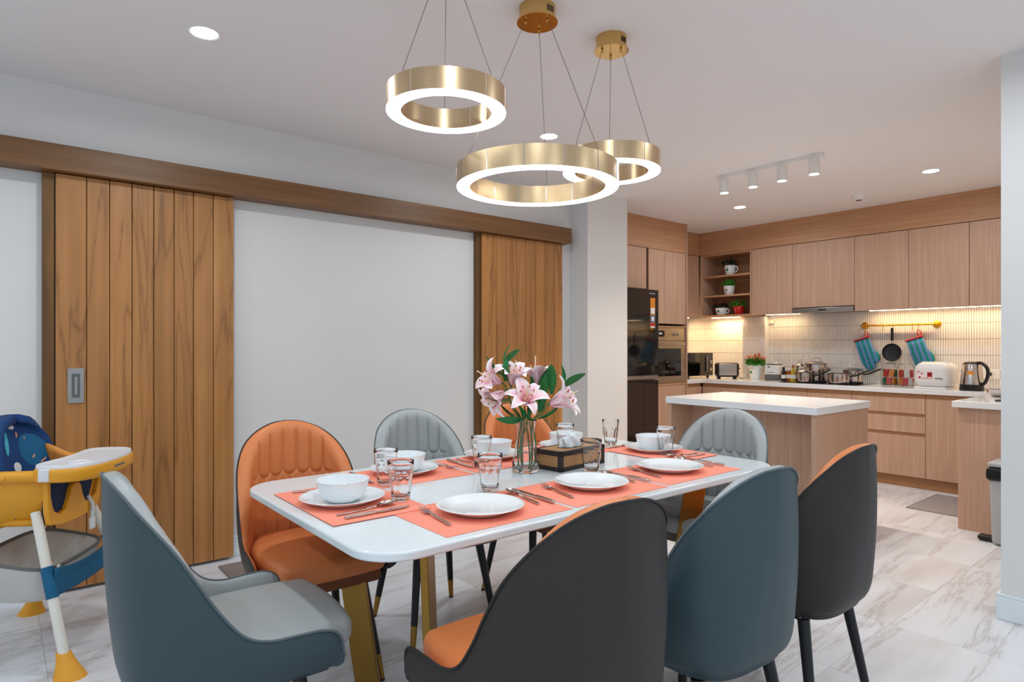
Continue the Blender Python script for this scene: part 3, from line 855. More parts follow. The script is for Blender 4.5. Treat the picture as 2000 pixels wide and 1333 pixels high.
hlab = ['gold S hook carrying the left oven mitt', 'empty gold S hook left of the frying pan', 'gold S hook carrying the frying pan', 'empty gold S hook left of the right oven mitt', 'gold S hook carrying the right oven mitt']
for yy, lb in zip(hooky, hlab):
    tag(obj('hook', hk, M_YGOLD, loc=(6.842, yy, 1.478)), lb, 'hook', 'S hooks on the gold rail')

# oven mitts (hang from hooks): local plane YZ, origin at the loop top
def mitt(y, label, tilt):
    t = thing('oven_mitt', label, 'oven mitt', (6.835, y, 1.43), group='striped oven mitts')
    out = [(-0.02, -0.075), (0.13, -0.075), (0.132, -0.24), (0.124, -0.33), (0.095, -0.39), (0.055, -0.405), (0.02, -0.385), (0.0, -0.345),
           (-0.02, -0.345), (-0.046, -0.325), (-0.054, -0.285), (-0.044, -0.245), (-0.024, -0.205)]
    C2 = catmull([(p[0], p[1], 0) for p in out[2:]] , 40)
    pts = [(-0.02, -0.075), (0.13, -0.075)] + [(p.x, p.y) for p in C2]
    cx = sum(p[0] for p in pts) / len(pts); cz = sum(p[1] for p in pts) / len(pts)
    mb = MB(); n = len(pts)
    def lay(sc, xx): return [(xx, cx + (p[0] - cx) * sc, cz + (p[1] - cz) * sc) for p in pts]
    v = lay(0.70, -0.024) + lay(0.92, -0.018) + lay(1.0, 0.0) + lay(0.92, 0.018)
    f = [tuple(range(n)), tuple(reversed(range(3 * n, 4 * n)))]
    for k in range(3):
        for i in range(n): f.append((k * n + i, k * n + (i + 1) % n, (k + 1) * n + (i + 1) % n, (k + 1) * n + i))
    mb.add(v, f)
    body = obj('glove', mb, M_MITT, t, rot=(tilt, 0, 0))
    obj('cuff_binding', MB().rbox(0, 0.055, -0.075, 0.044, 0.158, 0.014, 0.006), M_REDP, body)
    obj('loop', MB().tube([(0, -0.012, -0.07), (0, -0.02, -0.03), (0, 0.0, 0.0), (0, 0.012, -0.03), (0, 0.008, -0.07)], 0.005, 8), M_REDP, body)
    return t
mitt(2.69, 'teal and violet striped oven mitt hanging left of the frying pan', radians(-18))
mitt(2.215, 'teal and violet striped oven mitt hanging right of the frying pan', radians(-18))
# frying pan on the rail, seen from inside
t = thing('frying_pan', 'small black frying pan hanging from the gold rail', 'pan', (6.835, 2.437, 1.435))
obj('pan_body', MB().lathe([(0.0, 0.0), (0.07, 0.0), (0.08, -0.006), (0.089, -0.032), (0.086, -0.032), (0.076, -0.008), (0.068, -0.004), (0.0, -0.004)], 36), M_PAN, t, loc=(0.02, 0, -0.228), rot=(0, pi / 2, 0))
obj('handle', MB().rbox(0, 0, -0.05, 0.016, 0.026, 0.13, 0.007), M_BLACK, t)
obj('handle_joint', MB().rbox(0.0, 0, -0.125, 0.014, 0.02, 0.04, 0.005), M_STEEL, t)

# hob and pots
t = thing('induction_hob', 'black glass cooktop set in the white worktop under the pots', 'cooktop', (6.60, 2.965, CT))
obj('glass', MB().box(-0.24, 0.24, -0.385, 0.385, 0.0, 0.006), M_BLACKG, t, bevel=0.002)
HB = CT + 0.0065
def pot(x, y, r, h, label, handles, lid=True, rz=0.0, z=HB, name='cooking_pot', cat='pot'):
    t = thing(name, label, cat, (x, y, z), rz)
    obj('body', MB().lathe([(0.0, 0.0), (r * 0.93, 0.0), (r * 0.98, 0.006), (r, 0.02), (r, h - 0.004), (r + 0.004, h), (r - 0.002, h), (r - 0.003, 0.012), (0.0, 0.012)], 40), M_STEEL, t)
    obj('base_plate', MB().lathe([(0.0, 0.001), (r * 0.985, 0.001), (r * 0.99, 0.012), (r * 0.985, 0.014)], 40), M_BLACK, t)
    if lid:
        l = obj('lid', MB().lathe([(r + 0.003, h + 0.001), (r + 0.003, h + 0.006), (r * 0.9, h + 0.014), (r * 0.5, h + 0.028), (0.0, h + 0.034)], 40), M_STEEL, t)
        k = r * 0.42
        obj('lid_handle', MB().tube([(0, -k, h + 0.026), (0, -k * 0.9, h + 0.05), (0, -k * 0.4, h + 0.066), (0, k * 0.4, h + 0.066), (0, k * 0.9, h + 0.05), (0, k, h + 0.026)], 0.0035, 8), M_STEEL, l)
    if handles == 'two':
        for sg in (-1, 1):
            obj('side_handle', MB().tube([(-0.035, sg * (r - 0.004), h * 0.72), (-0.035, sg * (r + 0.03), h * 0.80), (-0.02, sg * (r + 0.045), h * 0.82), (0.02, sg * (r + 0.045), h * 0.82), (0.035, sg * (r + 0.03), h * 0.80), (0.035, sg * (r - 0.004), h * 0.72)], 0.0055, 8), M_STEEL, t)
    if handles == 'one':
        obj('long_handle', MB().tube([(0, -r + 0.004, h * 0.68), (0, -r - 0.05, h * 0.78), (0, -r - 0.17, h * 0.78 + 0.055)], [0.006, 0.009, 0.008], 10), M_BLACK, t)
    return t
def onc(u, x):   # worktop/hob point with given X on the ray of column u
    t = (u - 1000) / 1230.0
    return x * (0.77427 - t * 0.63285) / (0.63285 + t * 0.77427)
pot(6.68, onc(1594, 6.68), 0.108, 0.185, 'large lidded steel stock pot, tallest on the hob', 'two', rz=radians(10))
pot(6.44, onc(1572, 6.44), 0.070, 0.10, 'small steel saucepan with black handle at the left of the hob', 'one', rz=radians(35))
pot(6.47, onc(1638, 6.47), 0.098, 0.105, 'steel saucepan with black handle at the front right of the hob', 'one', lid=False, rz=radians(28))
pot(6.70, onc(1666, 6.70), 0.092, 0.125, 'lidded steel pan with black handle at the back right of the hob', 'one', rz=radians(28))
# steamer / small pot behind
pot(6.74, onc(1563, 6.74), 0.05, 0.16, 'slim steel milk pot standing left of the stock pot', 'none', z=HB)

def bottle(x, y, prof, m, label, cap=None, capm=None):
    t = thing('sauce_bottle', label, 'bottle', (x, y, CT), group='bottles beside the hob')
    obj('body', MB().lathe(prof, 20), m, t)
    r, z = prof[-1]
    obj('cap', MB().lathe([(r * 1.15, z - 0.002), (r * 1.15, z + 0.024), (r * 0.9, z + 0.027), (0.0, z + 0.027)], 16), capm, t)
    obj('paper_label', MB().lathe([(prof[1][0] + 0.0008, 0.03), (prof[1][0] + 0.0008, 0.07)], 20), M_WHITEPR, t)
bottle(6.70, onc(1534.5, 6.70), [(0.0, 0), (0.024, 0.001), (0.024, 0.09), (0.016, 0.105), (0.014, 0.11)], M_AMBER, 'small amber sauce bottle with white cap left of the hob', capm=M_WHITEP)
bottle(6.68, onc(1541, 6.68), [(0.0, 0), (0.026, 0.001), (0.026, 0.085), (0.018, 0.11), (0.017, 0.115)], M_AMBER, 'brown sauce bottle with white cap between box and oil bottle', capm=M_WHITEP)
bottle(6.65, onc(1549, 6.65), [(0.0, 0), (0.031, 0.001), (0.030, 0.06), (0.018, 0.11), (0.011, 0.14), (0.010, 0.15)], M_OLIVE, 'tapering bottle of yellow oil with brown cap beside the pots', capm=M_AMBER)
bottle(6.60, onc(1530.5, 6.60), [(0.0, 0), (0.022, 0.001), (0.022, 0.10), (0.012, 0.12), (0.012, 0.125)], M_BLACK, 'slim dark sauce bottle beside the small white appliance', capm=M_BLACK)

# small white appliance
t = thing('mini_chopper', 'small white and dark grey appliance between plant and sauce bottles', 'kitchen appliance', (6.72, onc(1512, 6.72), CT), radians(8))
obj('base', MB().rbox(0, 0, 0.032, 0.14, 0.165, 0.064, 0.014), M_GREYT, t)
obj('body', MB().rbox(0, 0, 0.115, 0.14, 0.165, 0.105, 0.014), M_WHITEP, t)
obj('lid', MB().rbox(0, 0, 0.174, 0.12, 0.145, 0.016, 0.007), M_GREYT, t)
obj('lid_knob', MB().lathe([(0.0, 0.182), (0.02, 0.182), (0.014, 0.2), (0.0, 0.204)], 16), M_WHITEP, t, loc=(0, -0.02, 0))
obj('print', MB().box(-0.0725, -0.0705, -0.02, 0.05, 0.085, 0.092), M_GREYP, t)
obj('print', MB().box(-0.0725, -0.0705, 0.02, 0.045, 0.142, 0.152), M_BLACK, t)

# potted flowers
def foliage(n, R, H, z0, seed, leaf=0.03, w=0.35, up=0.5):
    rnd = random.Random(seed); mb = MB()
    for k in range(n):
        a = rnd.uniform(0, 2 * pi); rr = R * sqrt(rnd.random()); zz = z0 + H * rnd.random() * (1 - 0.5 * (rr / R) ** 2)
        el = rnd.uniform(-0.2, 1.1) * up + 0.2
        d = Vector((cos(a) * cos(el), sin(a) * cos(el), sin(el))); sd = Vector((-sin(a), cos(a), 0)); n_ = d.cross(sd)
        p = Vector((rr * cos(a), rr * sin(a), zz)); L = leaf * rnd.uniform(0.7, 1.3)
        mb.add([tuple(p), tuple(p + d * L * 0.5 + sd * L * w * 0.5 - n_ * L * 0.06), tuple(p + d * L - n_ * L * -0.1), tuple(p + d * L * 0.5 - sd * L * w * 0.5 - n_ * L * 0.06)], [(0, 1, 2, 3)])
    return mb
t = thing('potted_flowers', 'white jug-like pot of green leaves and pink blossoms on the worktop', 'potted plant', (6.66, onc(1475, 6.66), CT))
obj('pot', MB().lathe([(0.0, 0.0), (0.052, 0.0), (0.056, 0.006), (0.064, 0.15), (0.066, 0.165), (0.061, 0.165), (0.058, 0.15), (0.05, 0.02), (0.0, 0.02)], 32), M_CERAM, t)
for sg in (-1, 1):
    obj('ear', MB().rbox(0, sg * 0.07, 0.14, 0.02, 0.024, 0.024, 0.008), M_CERAM, t)
obj('emblem', MB().lathe([(0.0, 0.002), (0.013, 0.002), (0.013, 0.0)], 16), M_GREEN, t, loc=(-0.0585, 0.018, 0.085), rot=(0, -pi / 2 - 0.06, 0))
obj('soil', MB().lathe([(0.0, 0.145), (0.058, 0.145)], 24), M_EBONY, t)
obj('leaves', foliage(260, 0.085, 0.10, 0.155, 3, 0.045, 0.6), M_GREENL, t, smooth=None, kind='stuff')
obj('blossoms', foliage(110, 0.10, 0.075, 0.215, 5, 0.034, 0.8), M_PINKF, t, smooth=None, kind='stuff')

# toaster
t = thing('toaster', 'black and brushed steel two-slot toaster near the corner', 'toaster', (6.60, 4.11, CT), radians(-39 - 8))
obj('shell', MB().rbox(0, 0, 0.105, 0.255, 0.15, 0.165, 0.03), M_BLACK, t)
obj('steel_panel', MB().rbox(0, -0.0735, 0.107, 0.20, 0.008, 0.135, 0.004), M_STEELB, t)
obj('steel_panel', MB().rbox(0, 0.0735, 0.107, 0.20, 0.008, 0.135, 0.004), M_STEELB, t)
for yy in (-0.03, 0.03):
    obj('slot', MB().box(-0.09, 0.09, yy - 0.012, yy + 0.012, 0.1865, 0.1885), M_GREYT, t)
for sx in (-0.09, 0.09):
    for sy in (-0.05, 0.05):
        obj('foot', MB().lathe([(0.0, 0.0), (0.012, 0.0), (0.014, 0.026)], 12), M_BLACK, t, loc=(sx, sy, 0))
obj('lever', MB().rbox(0.135, 0, 0.12, 0.03, 0.03, 0.014, 0.005), M_BLACK, t)
obj('cord', MB().tube([(0.12, 0.05, 0.03), (0.15, 0.03, 0.006), (0.17, -0.02, 0.004), (0.19, -0.03, 0.004)], 0.003, 8), M_BLACK, t)

# microwave
t = thing('microwave', 'black microwave oven in the kitchen corner beside the oven unit', 'microwave', (6.40, 4.36, CT))
obj('case', MB().rbox(0, 0.185, 0.165, 0.57, 0.37, 0.275, 0.006), M_BLACK, t)
d = obj('glass_door', MB().box(-0.284, 0.165, -0.012, -0.001, 0.03, 0.30), M_BLACKG, t, bevel=0.002)
obj('door_handle', MB().rbox(0.145, -0.026, 0.165, 0.014, 0.016, 0.18, 0.005), M_STEELB, d)
obj('control_panel', MB().box(0.168, 0.284, -0.012, -0.001, 0.03, 0.30), M_BLACKG, t, bevel=0.002)
for zz in (0.10, 0.19):
    obj('dial', MB().lathe([(0.0, 0.014), (0.02, 0.013), (0.022, 0.0)], 18), M_STEELB, t, loc=(0.226, -0.012, zz), rot=(pi / 2, 0, 0))
for sx in (-0.25, 0.25):
    for sy in (0.04, 0.32):
        obj('foot', MB().lathe([(0.0, 0.0), (0.014, 0.0), (0.014, 0.028)], 12), M_BLACK, t, loc=(sx, sy, 0))

# shelf pots
def cup_pot(x, y, z, r, h, label, m, leafm, seed, handle=False, spread=1.0, blossoms=None, emblem=True):
    t = thing('plant_pot', label, 'potted plant', (x, y, z), group='small plants on the open shelves')
    obj('pot', MB().lathe([(0.0, 0.0), (r * 0.68, 0.0), (r * 0.74, 0.006), (r * 0.96, h * 0.7), (r, h), (r * 0.93, h), (r * 0.88, h * 0.7), (r * 0.6, 0.012), (0.0, 0.012)], 28), m, t)
    if handle:
        obj('handle', MB().tube([(0, -r * 0.9, h * 0.85), (0, -r * 1.3, h * 0.85), (0, -r * 1.5, h * 0.6), (0, -r * 1.25, h * 0.3), (0, -r * 0.8, h * 0.28)], 0.007, 8), m, t)
    if emblem:
        obj('emblem', MB().lathe([(0.0, 0.002), (0.014, 0.002), (0.014, 0.0)], 14), M_GREEN if handle else M_GREYP, t, loc=(-r * 0.93, 0.0, h * 0.55), rot=(0, -pi / 2, 0))
    obj('soil', MB().lathe([(0.0, h * 0.9), (r * 0.9, h * 0.9)], 20), M_EBONY, t)
    obj('leaves', foliage(120, r * spread, h * 0.75, h * 0.9, seed, 0.04, 0.55), leafm, t, smooth=None, kind='stuff')
    if blossoms: obj('blossoms', foliage(40, r * spread, h * 0.5, h * 1.2, seed + 1, 0.025, 0.8), blossoms, t, smooth=None, kind='stuff')
XS = 6.66
cup_pot(XS, onc(1426, XS), SH1, 0.066, 0.115, 'white mug planter with dark leaves on the top shelf', M_CERAM, M_DKLEAF, 11, True, 1.15)
cup_pot(XS, onc(1424, XS), SH2, 0.066, 0.108, 'white planter with upright green leaves on the middle shelf', M_CERAM, M_GREENL, 12, False, 1.0)
cup_pot(XS, onc(1409, XS), UB + 0.0085, 0.072, 0.085, 'white teacup planter with dark leaves on the lowest shelf', M_CERAM, M_DKLEAF, 13, True, 1.0, M_REDP)
cup_pot(XS, onc(1443, XS), UB + 0.0085, 0.062, 0.095, 'red flower pot with pale green plant on the lowest shelf', M_RED, M_GREENL, 14, False, 1.3, None, False)

# jars full of red and green snack packets
def jar(x, y, label, cols, seed):
    t = thing('storage_jar', label, 'jar', (x, y, CT), group='glass jars of packets')
    r = 0.074
    obj('glass', MB().lathe([(0.0, 0.0), (r * 0.97, 0.0), (r, 0.006), (r, 0.165), (r * 0.8, 0.19), (r * 0.8, 0.2), (r * 0.77, 0.2), (r * 0.77, 0.188), (r * 0.965, 0.163), (r * 0.965, 0.008), (0.0, 0.008)], 32), M_GLASS, t)
    obj('lid', MB().lathe([(r * 0.82, 0.2), (r * 0.82, 0.212), (r * 0.3, 0.218), (0.0, 0.22)], 28), M_GLASS, t)
    rnd = random.Random(seed)
    for k in range(12):
        a = 2 * pi * k / 6 + (0.5 if k >= 6 else 0.1); zz = 0.012 if k < 6 else 0.087
        T = Matrix.Rotation(rnd.uniform(-0.2, 0.2), 4, 'X')
        c = cols[k % len(cols)]
        obj('packet', MB().rbox(0, 0, 0.036, 0.032, 0.044, 0.070, 0.008, T=T), c, t, loc=(0.044 * cos(a), 0.044 * sin(a), zz), rot=(0, 0, a))
jar(6.62, onc(1738, 6.62), 'glass jar of red and green packets under the frying pan', [M_GREEN, M_REDP, M_GREEN, M_REDP, M_ORP], 1)
jar(6.60, onc(1769.5, 6.60), 'glass jar of red and white packets left of the rice cooker', [M_REDP, M_WHITEPR, M_ORP, M_REDP, M_WHITEPR], 2)

# rice cooker
t = thing('rice_cooker', 'white rounded rice cooker with pink and red prints', 'rice cooker', (6.52, onc(1829, 6.52), CT), radians(-12))
obj('body', MB().rbox(0, 0, 0.122, 0.25, 0.29, 0.225, 0.07, 6), M_WHITEP, t)
obj('base', MB().rbox(0, 0, 0.008, 0.22, 0.27, 0.016, 0.006), M_WHITEM, t)
obj('handle', MB().tube([(-0.02, -0.13, 0.18), (-0.02, -0.11, 0.232), (-0.02, 0.11, 0.232), (-0.02, 0.13, 0.18)], 0.008, 8), M_WHITEP, t)
obj('display', MB().rbox(-0.1245, -0.012, 0.128, 0.006, 0.042, 0.042, 0.002), M_REDP, t)
obj('display_digits', MB().box(-0.1285, -0.1272, -0.024, 0.0, 0.122, 0.136), M_BLACK, t)
obj('brand_strip', MB().box(-0.1262, -0.1245, -0.118, -0.055, 0.088, 0.102), M_GREYP, t)
rnd = random.Random(4)
for k, (yy, zz, m_) in enumerate([(0.085, 0.15, M_PINKP), (0.055, 0.135, M_PINKP), (0.075, 0.10, M_REDP), (0.03, 0.093, M_PINKP), (0.012, 0.095, M_REDP), (-0.008, 0.093, M_PINKP), (-0.03, 0.094, M_ORP), (0.048, 0.091, M_ORP)]):
    obj('print', MB().lathe([(0.0, 0.0015), (0.006 if k > 2 else 0.010, 0.0015), (0.006 if k > 2 else 0.010, 0.0)], 10), m_, t, loc=(-0.125, yy, zz), rot=(0, -pi / 2, 0))
# kettle
t = thing('electric_kettle', 'steel electric kettle with black handle near the right wall', 'kettle', (6.46, onc(1898, 6.46), CT), radians(-25))
obj('power_base', MB().lathe([(0.0, 0.0), (0.086, 0.0), (0.09, 0.008), (0.088, 0.022), (0.0, 0.022)], 32), M_BLACK, t)
obj('foot_ring', MB().lathe([(0.0, 0.0225), (0.086, 0.0225), (0.086, 0.052), (0.0, 0.052)], 32), M_BLACK, t)
b = obj('body', MB().lathe([(0.0, 0.053), (0.085, 0.053), (0.085, 0.07), (0.07, 0.20), (0.062, 0.228), (0.0, 0.228)], 36), M_STEEL, t)
obj('sticker', MB().grid(lambda u, v: ((0.0835 - v * 0.0045) * cos(pi * (0.86 + 0.32 * u)), (0.0835 - v * 0.0045) * sin(pi * (0.86 + 0.32 * u)), 0.078 + v * 0.042), 10, 1), M_WHITEPR, b)
obj('sticker', MB().grid(lambda u, v: ((0.0772 - v * 0.003) * cos(pi * (1.08 + 0.2 * u)), (0.0772 - v * 0.003) * sin(pi * (1.08 + 0.2 * u)), 0.138 + v * 0.03), 8, 1), M_ORP, b)
obj('lid', MB().lathe([(0.062, 0.229), (0.06, 0.238), (0.03, 0.247), (0.0, 0.249)], 32), M_BLACK, t)
obj('spout', MB().add([(-0.035, 0.058, 0.226), (0.035, 0.058, 0.226), (0, 0.1, 0.224), (0, 0.072, 0.165)], [(0, 1, 2), (0, 2, 3), (1, 3, 2), (0, 3, 1)]), M_STEEL, t)
obj('handle', MB().tube([tuple(p) for p in catmull([(0, -0.045, 0.236), (0, -0.09, 0.235), (0, -0.135, 0.195), (0, -0.14, 0.13), (0, -0.115, 0.07), (0, -0.088, 0.058)], 24)], 0.0135, 10), M_BLACK, t)
# sockets
t = thing('wall_socket', 'white wall socket with a black plug behind the kettle', 'socket', (XW - 0.0065, onc(1937, 6.89), 1.02))
obj('plate', MB().rbox(-0.005, 0, 0, 0.01, 0.12, 0.085, 0.003), M_WHITEP, t)
obj('plug', MB().rbox(-0.03, 0.01, 0.0, 0.04, 0.03, 0.03, 0.006), M_BLACK, t)
t = thing('junction_box', 'small white box on the tiles left of the range hood', 'socket', (XW - 0.0065, onc(1508, 6.89), 1.545))
obj('plate', MB().rbox(-0.012, 0, 0, 0.024, 0.06, 0.035, 0.003), M_WHITEP, t)
obj('cover', MB().rbox(-0.025, 0, 0, 0.004, 0.045, 0.02, 0.001), M_CREAMP, t)

# dish rack on the peninsula
t = thing('dish_rack', 'chrome wire dish rack on the peninsula, cut off by the white wall', 'dish rack', (5.50, 1.10, CT))
rk = MB()
for zz, ins in ((0.02, 0.01), (0.075, 0.0), (0.13, 0.0)):
    rk.tube([(-0.15 + ins, -0.13 + ins, zz), (0.15 - ins, -0.13 + ins, zz), (0.15 - ins, 0.13 - ins, zz), (-0.15 + ins, 0.13 - ins, zz)], 0.003, 6, closed=True)
obj('frame', rk, M_STEEL, t)
for k in range(7):
    xx = -0.12 + 0.04 * k
    obj('wire', MB().tube([(xx, -0.13, 0.13), (xx, -0.12, 0.02), (xx, 0.12, 0.02), (xx, 0.13, 0.13)], 0.002, 6), M_STEEL, t)
obj('drip_tray', MB().rbox(0, 0, 0.006, 0.36, 0.31, 0.01, 0.004), M_BLACK, t)
t = thing('serving_bowl', 'dark green square bowl standing in the dish rack', 'bowl', (5.46, 1.09, CT + 0.024))
obj('shell', MB().rbox(0, 0, 0.075, 0.10, 0.16, 0.15, 0.03), M_DKGREEN, t)
obj('rim', MB().rbox(0, 0, 0.149, 0.105, 0.165, 0.006, 0.003), M_BLACK, t)
t = thing('wok', 'shallow steel wok with black base lying by the dish rack', 'pan', (5.83, 1.335, CT), radians(-70))
obj('bowl', MB().lathe([(0.0, 0.001), (0.05, 0.001), (0.08, 0.02), (0.098, 0.055), (0.094, 0.055), (0.076, 0.022), (0.046, 0.005), (0.0, 0.005)], 32), M_STEEL, t)
obj('handle', MB().tube([(0.09, 0, 0.045), (0.15, 0, 0.06), (0.22, 0, 0.055)], 0.009, 8), M_BLACK, t)

# bin
t = thing('pedal_bin', 'grey plastic pedal bin with black bag beside the peninsula', 'bin', (5.02, 1.06, 0))
def taper(h0):
    return lambda x, y, z: (x * (0.90 + 0.10 * (z / h0 + 0.5)), y * (0.90 + 0.10 * (z / h0 + 0.5)), z)
obj('body', MB().rbox(0, 0, 0.235, 0.24, 0.26, 0.46, 0.025, 4, fn=taper(0.46)), M_BIN, t)
obj('bag_collar', MB().rbox(0, 0, 0.455, 0.262, 0.282, 0.085, 0.02, 3, res=6, fn=lambda x, y, z: (x * (1 + 0.03 * sin(40 * y + 60 * z)), y * (1 + 0.03 * sin(37 * x + 50 * z)), z)), M_BAG, t)
obj('lid', MB().rbox(0, 0, 0.515, 0.25, 0.27, 0.03, 0.012), M_BIN, t)
obj('pedal', MB().rbox(-0.02, 0.16, 0.022, 0.07, 0.09, 0.03, 0.01), M_BLACK, t)

# rugs
def rug(name, x0, x1, y0, y1, m, label, rz=0):
    cx, cy = (x0 + x1) / 2, (y0 + y1) / 2
    o = thing(name, label, 'mat', (cx, cy, 0), rz)
    obj('pile', MB().rbox(0, 0, 0.005, x1 - x0, y1 - y0, 0.008, 0.003, 2), m, o)
    e = MB().tube([((x0 - cx) * 0.985, (y0 - cy) * 0.985, 0.006), ((x1 - cx) * 0.985, (y0 - cy) * 0.985, 0.006), ((x1 - cx) * 0.985, (y1 - cy) * 0.985, 0.006), ((x0 - cx) * 0.985, (y1 - cy) * 0.985, 0.006)], 0.005, 6, closed=True)
    obj('binding', e, m, o)
rug('floor_mat', 5.52, 6.20, 1.42, 1.87, M_RUG2, 'grey floor mat in front of the kitchen cabinets')
rug('door_mat', 0.98, 1.62, 3.42, 3.86, M_RUG, 'brown grey door mat below the left barn door')

# ================================================================ DINING TABLE
TT = 0.76
TX0, TX1, TY0, TY1 = 0.692, 2.625, 1.368, 2.425
TC = ((TX0 + TX1) / 2, (TY0 + TY1) / 2)
t = thing('dining_table', 'white stone-topped dining table with gold blade legs laid for eight', 'table', (TC[0], TC[1], 0))
hx, hy = (TX1 - TX0) / 2, (TY1 - TY0) / 2
obj('table_top', MB().prism(rrect(-hx, hx, -hy, hy, 0.13, 10), TT - 0.025, TT), M_TABLE, t, bevel=0.006, bseg=4)
obj('under_frame', MB().box(-hx + 0.2, hx - 0.2, -hy + 0.2, hy - 0.2, TT - 0.05, TT - 0.0255), M_BLACK, t)
for sx in (-1, 1):
    for sy in (-1, 1):
        ctr = Vector((sx * 0.68, sy * 0.30, 0)); d = Vector((-sx, -sy, 0)).normalized(); q = Vector((-d.y, d.x, 0))
        v = []
        for zz, sh, wd in ((TT - 0.0255, 0.0, 0.045), (0.0, 0.11, 0.045)):
            for a, b in ((-1, -1), (1, -1), (1, 1), (-1, 1)):
                p = ctr + d * (sh + a * wd) + q * (b * 0.012); v.append((p.x, p.y, zz))
        obj('leg', MB().add(v, [(0, 1, 2, 3), (7, 6, 5, 4), (0, 4, 5, 1), (1, 5, 6, 2), (2, 6, 7, 3), (3, 7, 4, 0)]), M_GOLD, t, bevel=0.002)
bar = MB()
for sx in (-1, 1):
    bar.box(sx * 0.6 - 0.02, sx * 0.6 + 0.02, -0.22, 0.22, 0.0, 0.012)
obj('foot_bar', bar, M_GOLD, t, bevel=0.002)

# ---- placemats
ZM = TT + 0.0025
def placemat(x0, x1, y0, y1, label, z=0.0, rz=0.0):
    o = obj('placemat', MB().rbox(0, 0, 0, x1 - x0, y1 - y0, 0.002, 0.0009, 1), M_MATC, loc=((x0 + x1) / 2, (y0 + y1) / 2, TT + 0.0011 + z), rot=(0, 0, rz))
    tag(o, label, 'placemat', 'coral placemats')
SET = {
    'A': ('at the left of the near side', 'near side', (0.925, 1.395, 1.405, 1.735)),
    'B': ('at the middle of the near side', 'near side', (1.415, 1.882, 1.408, 1.738)),
    'C': ('at the right of the near side', 'near side', (1.905, 2.385, 1.418, 1.748)),
    'D': ('at the left end of the table', 'left end', (0.732, 1.055, 1.690, 2.185)),
    'E': ('at the left of the far side', 'far side', (1.005, 1.472, 2.035, 2.365)),
    'F': ('behind the vase on the far side', 'far side', (1.492, 1.962, 2.045, 2.375)),
    'G': ('behind the tissue box on the far side', 'far side', (1.985, 2.35, 2.055, 2.385)),
    'H': ('at the right end of the table', 'right end', (2.285, 2.605, 1.665, 2.13)),
}
for k, (ds, side, b) in SET.items():
    placemat(*b, 'coral woven placemat ' + ds, z=0.0022 if k in 'DH' else 0.0)
ZP = TT + 0.0046

# ---- plates and bowls
plate_me = MB().lathe([(0.0, 0.002), (0.075, 0.002), (0.078, 0.0), (0.086, 0.0), (0.09, 0.004), (0.128, 0.018), (0.1345, 0.0215), (0.1355, 0.0225), (0.134, 0.0235), (0.126, 0.021), (0.092, 0.0095), (0.078, 0.006), (0.0, 0.0055)], 64).mesh('dinner_plate', 60)
plate_me.materials.append(M_CERAM)
PL = {'A': (1.150, 1.560), 'B': (1.663, 1.583), 'C': (2.133, 1.590), 'D': (0.868, 1.930), 'E': (1.262, 2.225), 'F': (1.752, 2.275), 'G': (2.19, 2.255), 'H': (2.455, 1.925)}
for k, (x, y) in PL.items():
    o = obj('dinner_plate', plate_me, M_CERAM, loc=(x, y, ZP))
    bow = ' under a bowl' if k in 'DEFGH' else ''
    tag(o, 'white dinner plate' + bow + ' ' + SET[k][0], 'plate', 'white dinner plates')
bowl_me = MB().lathe([(0.0, 0.003), (0.043, 0.003), (0.044, 0.0), (0.050, 0.0), (0.056, 0.005), (0.070, 0.018), (0.078, 0.036), (0.0825, 0.058), (0.0845, 0.068), (0.081, 0.068), (0.079, 0.057), (0.074, 0.036), (0.066, 0.02), (0.05, 0.010), (0.0, 0.008)], 56).mesh('soup_bowl', 60)
bowl_me.materials.append(M_CERAM)
for k in 'DEFGH':
    x, y = PL[k]
    o = obj('soup_bowl', bowl_me, M_CERAM, loc=(x, y, ZP + 0.0065))
    tag(o, 'white bowl stacked on the plate ' + SET[k][0], 'bowl', 'white soup bowls')

# ---- cutlery, local +y towards the head (tip), lying on z=0
def fork_me():
    mb = MB()
    mb.rbox(0, -0.045, 0.0035, 0.011, 0.105, 0.005, 0.002)
    mb.tube([(0, 0.005, 0.004), (0, 0.03, 0.006), (0, 0.043, 0.005)], [0.0035, 0.003, 0.004], 8)
    mb.grid(lambda u, v: ((u - 0.5) * 0.024 * (0.45 + 0.55 * min(1, v * 1.6)), 0.04 + 0.03 * v, 0.005 - 0.003 * sin(pi * v) + 0.0012 * (2 * u - 1) ** 2), 6, 6)
    for k in range(4):
        x = -0.0098 + 0.0065 * k
        mb.tube([(x, 0.068, 0.004), (x, 0.09, 0.0065), (x, 0.108, 0.012)], [0.0018, 0.0017, 0.001], 6)
    return mb.mesh('fork')
def spoon_me():
    mb = MB()
    mb.rbox(0, -0.045, 0.0035, 0.010, 0.105, 0.004, 0.0018)
    mb.tube([(0, 0.005, 0.004), (0, 0.03, 0.006), (0, 0.047, 0.007)], [0.0035, 0.003, 0.004], 8)
    def f(u, v):
        a = 2 * pi * u; r = v
        return (0.020 * r * cos(a), 0.077 + 0.033 * r * sin(a), 0.0035 + 0.0085 * r * r)
    mb.grid(f, 24, 6, closed_u=True)
    return mb.mesh('spoon', 180)
def knife_me():
    mb = MB()
    mb.rbox(0, -0.055, 0.005, 0.014, 0.10, 0.008, 0.003)
    out = [(-0.006, -0.005), (0.008, -0.005), (0.010, 0.06), (0.009, 0.09), (0.002, 0.112), (-0.004, 0.115), (-0.006, 0.1)]
    mb.prism(out, 0.0035, 0.0055)
    return mb.mesh('knife')
FK, SP, KN = fork_me(), spoon_me(), knife_me()
for me in (FK, SP, KN): me.materials.append(M_STEEL)
